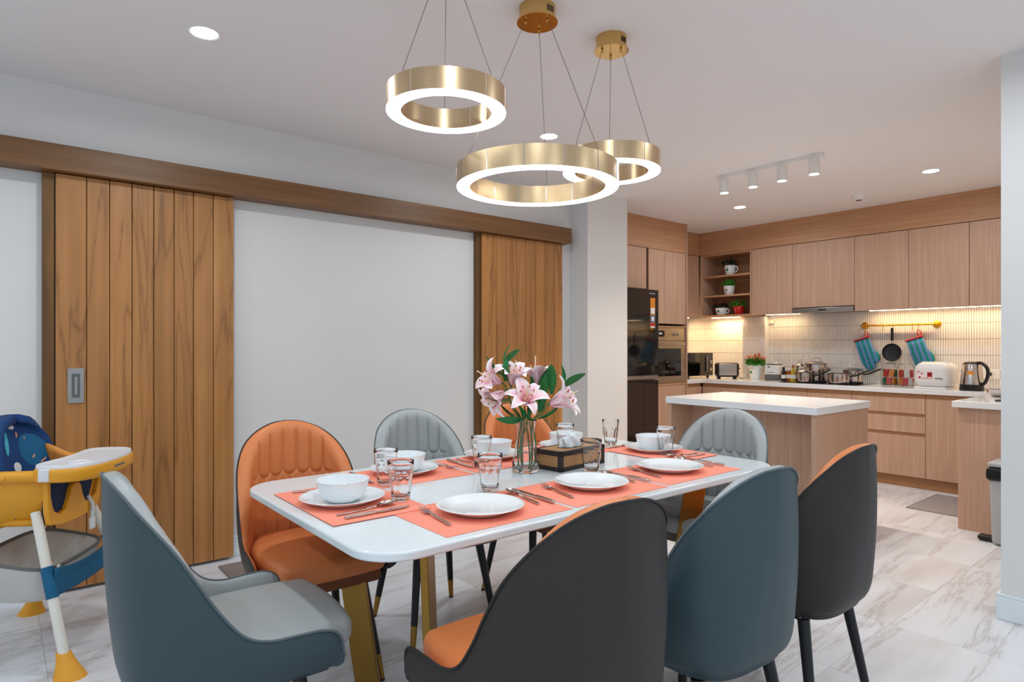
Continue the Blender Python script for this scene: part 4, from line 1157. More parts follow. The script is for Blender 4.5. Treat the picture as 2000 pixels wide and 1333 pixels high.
def place(me, name, head, tail, label, z=ZP):
    head = Vector(head); tail = Vector(tail); d = head - tail; c = (head + tail) / 2
    o = obj(name, me, M_STEEL, loc=(c.x, c.y, z), rot=(0, 0, atan2(d.y, d.x) - pi / 2))
    o.modifiers.clear()
    if name == 'spoon' or name == 'fork':
        pass
    tag(o, label, name, 'steel ' + ('knives' if name == 'knife' else name + 's'))
CUT = {
    'A': (((1.015, 1.690), (0.985, 1.470)), ((1.400, 1.695), (1.385, 1.475)), ((1.372, 1.70), (1.335, 1.49))),
    'B': (((1.525, 1.700), (1.478, 1.475)), ((1.892, 1.705), (1.880, 1.485)), ((1.860, 1.72), (1.825, 1.505))),
    'C': (((2.020, 1.715), (1.972, 1.500)), ((2.392, 1.700), (2.376, 1.490)), ((2.335, 1.70), (2.315, 1.505))),
    'D': (((0.975, 2.110), (0.785, 2.150)), ((1.000, 1.735), (0.778, 1.728)), ((0.985, 1.795), (0.770, 1.775))),
    'E': (((1.465, 2.150), (1.425, 2.345)), ((1.070, 2.120), (1.085, 2.340)), ((1.040, 2.125), (1.050, 2.340))),
    'F': (((1.930, 2.110), (1.925, 2.330)), ((1.527, 2.115), (1.540, 2.345)), ((1.575, 2.125), (1.585, 2.340))),
    'G': (((2.335, 2.110), (2.345, 2.330)), ((2.035, 2.105), (2.025, 2.330)), ((2.058, 2.12), (2.055, 2.33))),
    'H': (((2.345, 1.725), (2.555, 1.700)), ((2.33, 2.105), (2.55, 2.11)), ((2.35, 1.765), (2.56, 1.74))),
}
for k, (fk, kn, sp) in CUT.items():
    ds = SET[k][0]
    place(FK, 'fork', fk[0], fk[1], 'steel dinner fork laid ' + ds)
    place(KN, 'knife', kn[0], kn[1], 'steel table knife laid ' + ds)
    place(SP, 'spoon', sp[0], sp[1], 'steel dessert spoon laid ' + ds, z=ZP if k != 'D' else ZP)

# ---- tumblers: plain rim, faceted lower part
def tumbler():
    Hh = 0.128
    def rm(a, z):
        if z < 0.008 or z > 0.083: return 1.0
        k = min(1.0, (z - 0.008) / 0.02) * min(1.0, (0.083 - z) / 0.006)
        return 1.0 - 0.045 * k * (0.5 + 0.5 * cos(9 * a))
    prof = [(0.0, 0.0), (0.028, 0.0), (0.0305, 0.004), (0.031, 0.01), (0.0335, 0.03), (0.037, 0.06), (0.0395, 0.078), (0.0402, 0.083), (0.0398, 0.086), (0.0402, 0.092), (0.0425, 0.115), (0.044, Hh - 0.0006), (0.0435, Hh), (0.0430, Hh - 0.0006),
            (0.0414, 0.114), (0.0390, 0.090), (0.0374, 0.078), (0.0348, 0.06), (0.0312, 0.03), (0.0285, 0.013), (0.0, 0.011)]
    mb = MB()
    half = 12
    n = 72; verts = []; faces = []
    for j, (r, z) in enumerate(prof):
        for i in range(n):
            a = 2 * pi * i / n; rr = r * (rm(a, z) if j <= half else 1.0)
            verts.append((rr * cos(a), rr * sin(a), z))
    for j in range(len(prof) - 1):
        for i in range(n): faces.append((j * n + i, j * n + (i + 1) % n, (j + 1) * n + (i + 1) % n, (j + 1) * n + i))
    mb.add(verts, faces)
    return mb.mesh('tumbler', 180)
TB = tumbler(); TB.materials.append(M_GLASS)
GL = [((1.100, 2.075), 'tall glass tumbler beside the bowl at the far left'), ((1.030, 1.840), 'tall glass tumbler right of the bowl at the left end'),
      ((1.572, 2.125), 'glass tumbler left of the vase in front of the middle far bowl'), ((1.335, 1.755), 'glass tumbler behind the near-left plate'),
      ((2.13, 2.33 - 0.13), 'glass tumbler behind the tissue box'), ((1.860, 1.770), 'glass tumbler in front of the tissue box'),
      ((2.440, 2.185), 'glass tumbler at the far right before the fridge'), ((2.420, 1.825), 'glass tumbler in front of the plate at the right end')]
GPX = [(740, 942), (783, 978), (943, 912), (967, 960), (1089, 878), (1158, 917), (1206, 862), (1309, 886)]
for ((x, y), lb), (u, v) in zip(GL, GPX):
    o = obj('tumbler', TB, M_GLASS, loc=(x, y, ZP if True else TT))
    tag(o, lb, 'glass', 'faceted glass tumblers')

# ---- vase and lilies
VX, VY = 1.662, 1.945
VT = TT + 0.0005
vp = [(0.0, 0.0), (0.050, 0.0), (0.054, 0.004), (0.0555, 0.02), (0.053, 0.05), (0.042, 0.10), (0.0345, 0.145), (0.0355, 0.17), (0.043, 0.205), (0.0455, 0.2125), (0.0449, 0.213), (0.0443, 0.2125), (0.0418, 0.204), (0.0342, 0.171), (0.0331, 0.145), (0.0405, 0.10), (0.0515, 0.05), (0.053, 0.022), (0.040, 0.012), (0.0, 0.024)]
tag(obj('vase', MB().lathe(vp, 64), M_GLASS, loc=(VX, VY, VT), smooth=180), 'clear glass vase with a narrow waist holding pink lilies', 'vase')

RGT = Vector((0.77427, -0.63285, 0)); FWD = Vector((0.63285, 0.77427, 0)); UPV = Vector((0, 0, 1))
def petal_mesh(L, Wd, curl, cup):
    nu, nv = 8, 14; v = []; f = []; uv = []
    for j in range(nv + 1):
        t = j / nv
        wd = Wd * (sin(pi * min(1, t * 0.92 + 0.05)) ** 0.75) * (1 - 0.15 * t)
        # profile: leave along axis (z) then recurve outward (x)
        ang = 0.28 + curl * t ** 1.9
        if j == 0: px, pz = 0.008, 0.0
        else:
            px += L / nv * sin(ang); pz += L / nv * cos(ang)
        for i in range(nu + 1):
            s = 2 * i / nu - 1
            lift = cup * (s * s) * wd * (1 - 0.5 * t)
            wav = 0.004 * sin(9 * t + s * 2) * abs(s) * t
            nx, nz = -cos(ang), sin(ang)
            v.append((px + nx * lift + wav, s * wd, pz + nz * lift))
            uv.append((i / nu, t))
    for j in range(nv):
        for i in range(nu):
            a = j * (nu + 1) + i
            f.append((a, a + 1, a + nu + 2, a + nu + 1))
    me = bpy.data.meshes.new('petal'); me.from_pydata(v, [], f)
    ul = me.uv_layers.new(name='UVMap')
    for l in me.loops: ul.data[l.index].uv = uv[l.vertex_index]
    for p in me.polygons: p.use_smooth = True
    me.materials.append(M_PETAL)
    return me
PET = [petal_mesh(0.122, 0.032, 1.8, 0.55), petal_mesh(0.116, 0.024, 2.3, 0.45), petal_mesh(0.124, 0.034, 1.35, 0.6)]
def leaf_mesh(L, Wd, bend):
    nu, nv = 6, 12; v = []; f = []
    px = pz = 0.0
    for j in range(nv + 1):
        t = j / nv; wd = Wd * (sin(pi * (0.06 + 0.94 * t)) ** 0.8) * (1 - 0.1 * t)
        ang = bend * t
        if j: px += L / nv * sin(ang); pz += L / nv * cos(ang)
        for i in range(nu + 1):
            s = 2 * i / nu - 1
            v.append((px - cos(ang) * 0.25 * wd * s * s, s * wd, pz + sin(ang) * 0.25 * wd * s * s))
    for j in range(nv):
        for i in range(nu):
            a = j * (nu + 1) + i; f.append((a, a + 1, a + nu + 2, a + nu + 1))
    me = bpy.data.meshes.new('leaf'); me.from_pydata(v, [], f)
    for p in me.polygons: p.use_smooth = True
    me.materials.append(M_LEAF)
    return me
LEAVES = [leaf_mesh(0.12, 0.018, 0.5), leaf_mesh(0.10, 0.017, 0.8), leaf_mesh(0.15, 0.017, 0.3)]
def orient(d, roll=0.0):
    q = Vector(d).normalized().to_track_quat('Z', 'X')
    return (q.to_matrix() @ Matrix.Rotation(roll, 3, 'Z')).to_euler()
def pv(u, v, dz=0.0):
    """point of the bouquet: u, v are metres right / above the vase base centre, dz metres away from the room's camera side"""
    return RGT * u + UPV * v + FWD * dz
def lily(label, foot, flower, fdir, open_=1.0, leaves=(), bud=None, roll=0.0, scale=1.0):
    t = thing('lily', label, 'flower', (VX, VY, VT), group='lilies in the vase')
    neck = pv(*foot[1]); base = pv(*foot[0]); tip = pv(*flower) if flower else pv(*bud)
    d = Vector(pv(*fdir)).normalized()
    start = tip - d * 0.0
    mid = neck.lerp(tip, 0.5) - UPV * 0.005
    pts = catmull([base, neck.lerp(base, 0.5) + RGT * (foot[0][0] * 0.3), neck, mid, tip - d * 0.02, start], 28)
    obj('stem', MB().tube(pts, 0.0032, 8), M_STEM, t)
    if flower:
        for k in range(6):
            me = PET[0 if k % 2 == 0 else 1] if open_ < 1.5 else PET[2]
            a = roll + k * pi / 3
            o = obj('petal', me, M_PETAL, t, loc=tip, rot=orient(d, a))
            o.scale = (scale, scale, scale)
        rd = orient(d).to_matrix()
        for k in range(6):
            a = roll + k * pi / 3 + 0.3
            pth = [tip + rd @ Vector((0.004 * cos(a), 0.004 * sin(a), 0.0)), tip + rd @ Vector((0.012 * cos(a), 0.012 * sin(a), 0.05)), tip + rd @ Vector((0.026 * cos(a), 0.026 * sin(a), 0.082 * scale))]
            obj('stamen', MB().tube(pth, 0.0012, 6), M_FIL, t)
            obj('anther', MB().sphere(pth[-1], 0.003, 8, 6, (1, 1, 1.5)), M_ANTH, t)
        obj('pistil', MB().tube([tip, tip + d * 0.05, tip + d * 0.11 * scale + UPV * 0.008], [0.002, 0.0018, 0.0025], 6), M_FIL, t)
    for (lp, ld, kind, rl) in leaves:
        o = obj('leaf', LEAVES[kind], M_LEAF, t, loc=pv(*lp), rot=orient(pv(*ld), rl))
    return t
K = 2.545 / 1230.0   # metres per photo pixel at the vase, used below to note the stem heights
def q(u, v, dz=0.0): return ((u - 1028) * K, (922 - v) * K, dz)
def dirq(du, dv, dz=0.0): return (du, -dv, dz)
lily('pink lily facing the room, lowest in the centre of the bouquet', (q(1012, 915, 0.005), q(1032, 825, 0.0)), q(1026, 788, -0.05), dirq(0.1, -0.75, -0.75), 1.0,
     [(q(1032, 805, -0.01), dirq(0.3, -0.8, -0.2), 1, 0.5), (q(1035, 815, -0.01), dirq(0.1, -1.0, 0.3), 0, 1.0), (q(1030, 790, -0.02), dirq(-0.5, -0.9, 0.2), 1, 2.0), (q(1044, 790, 0.0), dirq(0.3, -1.0, 0.0), 1, 1.6)], roll=0.3)
lily('pink lily on the left of the bouquet with curled petals', (q(1020, 918, 0.01), q(1020, 822, 0.01)), q(978, 748, -0.01), dirq(-0.75, -0.35, -0.35), 1.0,
     [(q(1018, 820, 0), dirq(-0.75, -0.35, 0.0), 0, 0.4), (q(1024, 818, -0.02), dirq(-0.85, 0.05, -0.5), 0, 1.2), (q(1012, 812, 0), dirq(-0.8, -0.15, 0.2), 1, 0.2), (q(1000, 780, -0.02), dirq(-0.95, 0.15, -0.3), 0, 0.0)], roll=0.1)
lily('pale pink lily drooping below the left flower', (q(1014, 917, 0.012), q(1018, 824, 0.016)), q(985, 765, -0.02), dirq(-0.6, 0.45, -0.4), 1.6,
     [(q(1008, 800, 0.02), dirq(-0.6, -0.7, 0.2), 1, 0.6)], roll=0.6, scale=0.9)
lily('pale pink lily upright behind the centre left', (q(1036, 917, 0.015), q(1028, 824, 0.02)), q(1001, 752, 0.02), dirq(0.15, -0.9, -0.35), 1.6,
     [(q(1000, 750, 0.04), dirq(-0.2, -1, 0), 1, 0.3)], roll=0.2, scale=0.92)
lily('pale pink lily opening upward at the back right', (q(1040, 916, 0.02), q(1036, 824, 0.02)), q(1048, 752, 0.05), dirq(0.0, -1, 0.1), 1.0,
     [(q(1052, 760, 0.03), dirq(0.55, -0.75, 0.2), 0, 0.9), (q(1040, 790, 0.03), dirq(0.15, -1, 0.1), 0, 0.2)], roll=0.5)
lily('pale pink lily hanging at the right edge of the bouquet', (q(1044, 915, 0.0), q(1042, 824, 0.0)), q(1076, 790, -0.02), dirq(0.75, -0.35, -0.2), 1.6,
     [(q(1050, 818, 0), dirq(0.9, -0.3, 0.0), 0, 0.3), (q(1054, 806, 0.0), dirq(0.25, -1.0, 0.1), 2, 1.2), (q(1078, 770, 0.0), dirq(0.1, -1, 0.05), 0, 0.9)], roll=0.4, scale=1.1)
lily('green lily shoot without bloom standing tallest on the left', (q(1022, 919, 0.018), q(1024, 823, 0.02)), None, dirq(0, -1, 0), 1.0,
     [(q(986, 715, 0.02), dirq(-0.12, -1, 0), 1, 0.2), (q(986, 712, 0.02), dirq(0.5, -0.8, 0), 1, 2.2), (q(988, 735, 0.02), dirq(-0.9, -0.6, 0), 0, 0.5), (q(988, 745, 0.01), dirq(0.1, -0.9, -0.4), 1, 0.0), (q(1004, 775, 0.01), dirq(-0.7, 0.3, -0.3), 1, 0.3), (q(1022, 822, -0.01), dirq(-0.8, 0.05, -0.3), 1, 0.3)], bud=q(986, 716, 0.02))
lily('green lily shoot with two broad leaves standing at the right', (q(1034, 919, -0.01), q(1042, 823, -0.005)), None, dirq(0.5, -0.8, 0), 1.0,
     [(q(1098, 757, 0.0), dirq(0.35, -1, 0), 1, 0.5), (q(1098, 758, 0.0), dirq(0.95, -0.75, 0), 0, 2.0), (q(1060, 800, 0.0), dirq(0.1, -1.0, 0.0), 2, 1.5), (q(1046, 822, -0.02), dirq(-0.6, -0.3, -0.3), 1, 0.3)], bud=q(1097, 758, 0.0))

# ---- tissue box
t = thing('tissue_box', 'dark wooden tissue box with woven cork panels beside the vase', 'tissue box', (1.895, 1.925, TT + 0.0003), radians(6.5))
bx, by, bz = 0.148, 0.072, 0.082
fr = MB()
obj('case', MB().box(-bx + 0.004, bx - 0.004, -by + 0.004, by - 0.004, 0.002, bz - 0.004), M_EBONY, t)
for nm, b6 in (('frame_rail', (-bx, bx, -by, -by + 0.012, 0, 0.018)), ('frame_rail', (-bx, bx, -by, -by + 0.012, bz - 0.02, bz)), ('frame_rail', (-bx, bx, by - 0.012, by, 0, 0.018)), ('frame_rail', (-bx, bx, by - 0.012, by, bz - 0.02, bz)),
               ('frame_rail', (-bx, -bx + 0.012, -by, by, 0, 0.018)), ('frame_rail', (-bx, -bx + 0.012, -by, by, bz - 0.02, bz)), ('frame_rail', (bx - 0.012, bx, -by, by, 0, 0.018)), ('frame_rail', (bx - 0.012, bx, -by, by, bz - 0.02, bz))):
    obj(nm, MB().box(*b6), M_EBONY, t, bevel=0.001)
for sx in (-1, 1):
    for sy in (-1, 1):
        obj('corner_post', MB().box(min(sx * bx, sx * (bx - 0.018)), max(sx * bx, sx * (bx - 0.018)), min(sy * by, sy * (by - 0.018)), max(sy * by, sy * (by - 0.018)), 0, bz), M_EBONY, t, bevel=0.001)
obj('side_panel', MB().box(-bx + 0.02, bx - 0.02, -by + 0.002, -by + 0.006, 0.018, bz - 0.02), M_CORK, t)
obj('side_panel', MB().box(-bx + 0.002, -bx + 0.006, -by + 0.02, by - 0.02, 0.018, bz - 0.02), M_CORK, t)
obj('side_panel', MB().box(bx - 0.006, bx - 0.002, -by + 0.02, by - 0.02, 0.018, bz - 0.02), M_CORK, t)
obj('side_panel', MB().box(-bx + 0.02, bx - 0.02, by - 0.006, by - 0.002, 0.018, bz - 0.02), M_CORK, t)
obj('lid_panel', MB().box(-bx + 0.014, bx - 0.014, -by + 0.014, by - 0.014, bz - 0.004, bz - 0.0005), M_CORK, t)
obj('opening', MB().lathe([(0.0, 0.0), (0.07, 0.0), (0.07, 0.0012), (0.0, 0.0012)], 32, Matrix.Diagonal((1, 0.5, 1, 1))), M_BLACK, t, loc=(0, 0, bz))
def tis(u, v):
    a = 2 * pi * u
    r = (0.056 - 0.026 * v ** 2) * (1 + 0.16 * sin(5 * a + 4 * v) + 0.10 * sin(9 * a - 3 * v)) * (1.0 if v < 0.8 else max(0.02, 1 - ((v - 0.8) / 0.2) ** 2))
    return (r * cos(a) - 0.012 * v, 0.5 * r * sin(a), bz + 0.0015 + 0.05 * v ** 0.7 + 0.010 * cos(a + 0.6) * v)
obj('tissue', MB().grid(tis, 60, 14, closed_u=True), M_TISSUE, t, smooth=180, label='crumpled white tissue')

# ================================================================ DINING CHAIRS (face local +Y)
EDGE = [(0, -.275, .954), (.058, -.266, .948), (.122, -.245, .924), (.172, -.218, .886), (.203, -.185, .842), (.223, -.147, .788), (.234, -.104, .715), (.239, -.058, .637), (.244, -.006, .572), (.251, .051, .547), (.259, .126, .545), (.264, .184, .542), (.262, .225, .518), (.255, .241, .456)]
BOT = [(0, -.238, .422), (.072, -.236, .422), (.132, -.223, .422), (.172, -.197, .422), (.196, -.162, .422), (.209, -.122, .422), (.218, -.076, .422), (.223, -.022, .422), (.227, .036, .422), (.231, .085, .422), (.234, .140, .422), (.235, .185, .422), (.234, .213, .422), (.231, .228, .422)]
def half_full(P, n):
    h = catmull(P, n)
    return [Vector((-p.x, p.y, p.z)) for p in reversed(h[1:])] + h
NC = 150
def build_chair_meshes():
    E = half_full(EDGE, NC); B = half_full(BOT, NC); n = len(E)
    # plan normals (pointing to the inside)
    nor = []
    for i in range(n):
        a = E[max(0, i - 1)]; b = E[min(n - 1, i + 1)]; c = B[max(0, i - 1)]; d = B[min(n - 1, i + 1)]
        tg = Vector(((b - a).x + (d - c).x, (b - a).y + (d - c).y, 0)).normalized()
        nor.append(Vector((-tg.y, tg.x, 0)))
    cen = n // 2
    if nor[cen].y < 0: nor = [-v for v in nor]
    def outer(i, t):
        p = B[i].lerp(E[i], t)
        bul = 0.012 * sin(pi * max(0.0, min(1, t))) ** 0.8
        return p - nor[i] * bul
    # outer shell rows
    ROW = [(-2, 0), (-1, 0), (0.0, 0.030), (0.006, 0.023), (0.016, 0.0155), (0.032, 0.0095), (0.055, 0.005), (0.085, 0.002), (0.12, 0)] + [(0.12 + 0.88 * k / 16, 0) for k in range(1, 17)]
    v = []; f = []
    st = 2; cols = list(range(0, n, st))
    if cols[-1] != n - 1: cols.append(n - 1)
    for (t, ins) in ROW:
        for i in cols:
            if t == -2: p = Vector((B[i].x * 0.35, B[i].y * 0.35, 0.404))
            elif t == -1: p = Vector((B[i].x * 0.80, B[i].y * 0.80, 0.404))
            else:
                p = outer(i, t) + nor[i] * ins
                if t == 0.0: p.z = 0.407
            v.append(tuple(p))
    w = len(cols)
    for j in range(len(ROW) - 1):
        for i in range(w - 1): f.append((j * w + i, j * w + i + 1, (j + 1) * w + i + 1, (j + 1) * w + i))
    shell = MB(); shell.add(v, f)
    # front faces of the arms: close between outer edge and inner pad
    # inner pad with channels
    def zig(x):   # height of the scalloped seam
        k = (x / 0.062 + 100.5) % 1.0; k = abs(k - 0.5) * 2   # 0 mid, 1 at upper seam
        return 0.738 + 0.024 * max(0.0, (k - 0.35) / 0.65) ** 1.3
    def groove(x, z, i):
        back = max(0.0, min(1.0, (0.205 - abs(x)) / 0.03))
        if back <= 0 or z < 0.5: return 0.0
        zz = zig(x)
        top = z > zz
        ph = ((x / 0.062 + (0.0 if top else 0.5)) + 100.5) % 1.0
        dd = min(ph, 1 - ph) * 0.062   # distance from seam
        ph2 = abs(ph - 0.5) * 2
        g = -0.0100 * math.exp(-(dd / 0.0055) ** 2) + 0.002 * (1 - ph2 ** 2)
        fade = max(0.0, min(1.0, (0.938 - 1.9 * x * x - z) / 0.03))
        g2 = -0.009 * math.exp(-((z - zz) / 0.006) ** 2)
        return (min(g, g2) if g2 < -0.001 else g) * back * fade
    TR = [0.99999, 0.992, 0.982, 0.968, 0.945]
    inn = []
    Zs = 64
    v = []; f = []
    rows = []
    def th(s):   # pad thickness from the edge, s = metres below the edge (approx)
        return 0.052 * min(1.0, sqrt(max(0.0, 1 - (1 - min(1.0, s / 0.05)) ** 2)))
    ROWN = 74
    for j in range(ROWN + 1):
        u = j / ROWN
        for i in range(n):
            e = E[i]; zlow = 0.47
            s = (0.0 if j == 0 else (0.05 * (j / 8) ** 1.6 if j <= 8 else 0.05 + (max(e.z - zlow, 0.06) - 0.05) * (j - 8) / (ROWN - 8)))
            s = min(s, max(0.0, e.z - zlow))
            t = 1 - s / max(0.05, (E[i].z - B[i].z))
            arm = max(0.0, min(1.0, (e.z - 0.56) / 0.15))
            roll = sin(pi * min(1.0, (s / 0.06) ** 0.6)) if s < 0.06 else 0.0
            p = outer(i, t) + (E[i] - B[i]).normalized() * (0.013 * arm * roll)
            front = max(0.0, min(1.0, (0.245 - e.y) / 0.06))
            thick = th(s) * (0.45 + 0.55 * arm) * (0.25 + 0.75 * front)
            p = p + nor[i] * (thick + groove(p.x, p.z, i) * (1 if thick > 0.03 else 0))
            v.append(tuple(p))
    for j in range(ROWN):
        for i in range(n - 1): f.append((j * n + i, (j + 1) * n + i, (j + 1) * n + i + 1, j * n + i + 1))
    pad = MB(); pad.add(v, f)
    pipe = MB().tube([E[i] - nor[i] * 0.002 + Vector((0, 0, 0.001)) for i in cols], 0.0032, 8)
    # arm front caps
    caps = []
    for sg, i in ((-1, 0), (1, n - 1)):
        a = []; b = []; cap = MB()
        for k in range(13):
            t = k / 12; p = outer(i, t); a.append(tuple(p)); qn = p + nor[i] * 0.03; b.append((qn.x, qn.y - 0.004, qn.z))
        m = len(a)
        cap.add(a + b, [(k, k + 1, m + k + 1, m + k) for k in range(m - 1)])
        caps.append(cap.mesh('arm_front', 60))
    return shell.mesh('back_shell', 60), pad.mesh('back_pad', 180), pipe.mesh('piping', 180), caps
SHELL, PAD, PIPE, CAP = build_chair_meshes()
def copy_mesh(me, m):
    c = me.copy(); c.materials.clear(); c.materials.append(m); return c
def seat_fn(x, y, z):
    zz = z
    if z > 0: zz = z + 0.012 * (1 - (x / 0.21) ** 2) * max(0, 1 - (y / 0.26) ** 2)
    # rounded front
    k = max(0.0, (y - 0.10) / 0.14)
    kb = max(0.0, (-y - 0.02) / 0.2)
    return (x * (1 - 0.10 * k * k) * (1 - 0.30 * kb * kb), y * (1 - 0.12 * kb * kb) + 0.018 * k * (1 - (x / 0.21) ** 2), zz)
def make_chair(name, label, inner, outer, pipe, apron):
    t = thing(name, label, 'chair', group='padded dining chairs')
    obj('back_shell', copy_mesh(SHELL, outer), outer, t)
    obj('back_pad', copy_mesh(PAD, inner), inner, t)
    obj('piping', copy_mesh(PIPE, pipe), pipe, t)
    for cp_ in CAP: obj('arm_front', copy_mesh(cp_, outer), outer, t)
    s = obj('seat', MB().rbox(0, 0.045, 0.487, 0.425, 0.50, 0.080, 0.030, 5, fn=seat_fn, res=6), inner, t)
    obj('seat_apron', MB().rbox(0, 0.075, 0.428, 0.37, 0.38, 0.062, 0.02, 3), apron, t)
    for sx in (-1, 1):
        for sy in (-1, 1):
            p0 = Vector((sx * 0.15, sy * 0.135 + (0.02 if sy > 0 else 0.0), 0.395)); p1 = Vector((sx * 0.205, sy * 0.20 + (0.02 if sy > 0 else 0.0), 0.0))
            pm = p0.lerp(p1, 0.75)
            lg = obj('leg', MB().cone(p0, pm, 0.019, 0.0145, 16), M_BLACK, t)
            pe = p0.lerp(p1, 0.975)
            tip = obj('leg_tip', MB().cone(pm, pe, 0.0146, 0.011, 16), M_GOLD, lg, label='gold sleeve')
            obj('glide', MB().cone(pe, p1, 0.0112, 0.0105, 14), M_BLACK, lg)
    for yy in (0.16, -0.10): obj('under_frame', MB().rbox(0, yy, 0.394, 0.30, 0.03, 0.016, 0.004), M_BLACK, t)
    return t
CH_O = make_chair('dining_chair', 'o', M_CHGO, M_CHGB, M_PIPE_O, M_APRO)
CH_G = make_chair('dining_chair', 'g', M_CHLG, M_CHSL, M_PIPE_G, M_APRG)
CHAIRS = [
    (CH_O, 1.020, 1.117, -5.5, 'orange chair with dark brown back, nearest at the bottom of the photo'),
    (CH_G, 1.584, 1.095, -4.3, 'grey chair with slate back in the middle of the near side'),
    (CH_O, 2.149, 1.105, -0.2, 'orange chair with dark brown back at the right of the near side'),
    (CH_O, 0.934, 2.390, 178.2, 'orange chair with fluted back at the far left before the barn door'),
    (CH_G, 1.559, 2.485, 174.9, 'grey chair with fluted back in the middle of the far side'),
    (CH_O, 2.150, 2.420, 176, 'orange chair on the far side behind the lilies'),
    (CH_G, 0.473, 1.821, -91.9, 'grey chair with slate shell at the left end of the table'),
    (CH_G, 2.588, 1.716, 95.4, 'grey chair at the right end of the table before the island'),
]
used = set()
for src, x, y, deg, lb in CHAIRS:
    if id(src) not in used:
        used.add(id(src)); src.location = (x, y, 0); src.rotation_euler = (0, 0, radians(deg)); src['label'] = lb
    else:
        dup(src, (x, y, 0), radians(deg), lb)

# ================================================================ HIGH CHAIR (faces local +Y)
HC = thing('high_chair', 'mustard yellow baby high chair with white tray and blue printed cushion', 'high chair', (0.18, 3.36, 0), radians(-32 - 90))
# legs: front (+y) and rear (-y)
FEET = {(1, 1): (0.325, 0.24), (-1, 1): (-0.29, 0.24), (1, -1): (0.31, -0.25), (-1, -1): (-0.31, -0.25)}
for (sx, sy), (fx, fy) in FEET.items():
    top = Vector((sx * 0.185, 0.045 if sy > 0 else -0.13, 0.60)); ft = Vector((fx, fy, 0.0))
    d = (ft - top)
    p_end = top + d * 0.93
    lg = obj('leg', MB().cone(top, p_end, 0.0185, 0.0185, 18), M_OFFW, HC)
    c = top + d * 0.86; g = Vector((ft.x, ft.y, 0))
    foot = MB()
    def ffun(u, v, c=c, ft=ft, sx=sx, sy=sy):
        a = 2 * pi * u
        if v < 0.02: r = 0.0; 
        k = v
        rr = 0.023 + 0.027 * k ** 1.4
        ctr = c.lerp(ft + Vector((sx * 0.008, sy * 0.012, 0)), k)
        return (ctr.x + rr * cos(a), ctr.y + rr * 1.15 * sin(a), c.z * (1 - k))
    foot.grid(ffun, 24, 8, closed_u=True)
    n0 = len(foot.v) - 24; foot.f.append(tuple(range(n0, n0 + 24))); foot.f.append(tuple(reversed(range(24))))
    obj('foot', foot, M_YEL, lg, smooth=50)
# seat shell: two side walls, floor pan, front panel with leg openings, back panel
def wall_prof(y):  # bottom edge height of the side wall along y
    return 0.535 + 0.035 * sin(max(0, (y + 0.26) / 0.5) * pi) * 0 + (0.0 if y < 0.02 else 0.018 * sin((y - 0.02) / 0.2 * pi))
for sx in (-1, 1):
    pts = []
    m = 24
    def side(u, v, sx=sx):
        y = -0.29 + 0.375 * u
        zt = 0.745
        zb = 0.555 - 0.035 * sin(min(1.0, u / 0.62) * pi) + 0.012 * max(0.0, u - 0.62) / 0.38
        z = zb + (zt - zb) * v
        x = 0.165 + 0.04 * v + 0.012 * sin(pi * v) - 0.03 * (1 - v) ** 3 + 0.0
        x *= 1 - 0.12 * max(0, u - 0.8) / 0.2
        return (sx * x, y, z)
    obj('side_wall', MB().grid(side, 20, 10), M_YEL, HC, solid=0.014, smooth=60)
obj('seat_pan', MB().rbox(0, -0.08, 0.548, 0.31, 0.36, 0.03, 0.014), M_YEL, HC)
fp = [(-0.185, 0.545), (-0.10, 0.525), (0.0, 0.52), (0.10, 0.525), (0.185, 0.545), (0.20, 0.60), (0.205, 0.745), (0.186, 0.745), (0.182, 0.66), (0.165, 0.60), (0.12, 0.575), (0.075, 0.585), (0.05, 0.625), (0.038, 0.665), (0.02, 0.68), (-0.02, 0.68), (-0.038, 0.665), (-0.05, 0.625), (-0.075, 0.585), (-0.12, 0.575), (-0.165, 0.60), (-0.182, 0.66), (-0.186, 0.745), (-0.205, 0.745), (-0.20, 0.60)]
T = Matrix.Translation((0, 0.09, 0)) @ Matrix.Rotation(pi / 2, 4, 'X')
obj('front_panel', MB().prism(fp, -0.012, 0.012, T), M_YEL, HC, bevel=0.006, bseg=3)
def backp(u, v):
    a = (u - 0.5) * pi * 0.95
    r = 0.205 * (1 - 0.10 * max(0, v - 0.6))
    z = 0.545 + 0.36 * v * (cos(a * 0.72) ** 0.5)
    return (r * sin(a), -0.16 - 0.10 * cos(a) - 0.08 * v, z)
obj('back_panel', MB().grid(backp, 24, 12), M_YEL, HC, solid=0.012, smooth=60)
# arm rail round the top
rail = [(-0.20, 0.09, 0.748), (-0.222, 0.0, 0.75), (-0.222, -0.16, 0.752), (-0.20, -0.27, 0.77)]
for sx in (-1, 1):
    obj('arm_rail', MB().tube([tuple(Vector((p[0] * sx, p[1], p[2]))) for p in catmull(rail, 18)], 0.024, 12), M_YEL, HC)
    obj('tray_button', MB().rbox(sx * 0.248, -0.06, 0.748, 0.012, 0.06, 0.016, 0.005), M_YEL, HC)
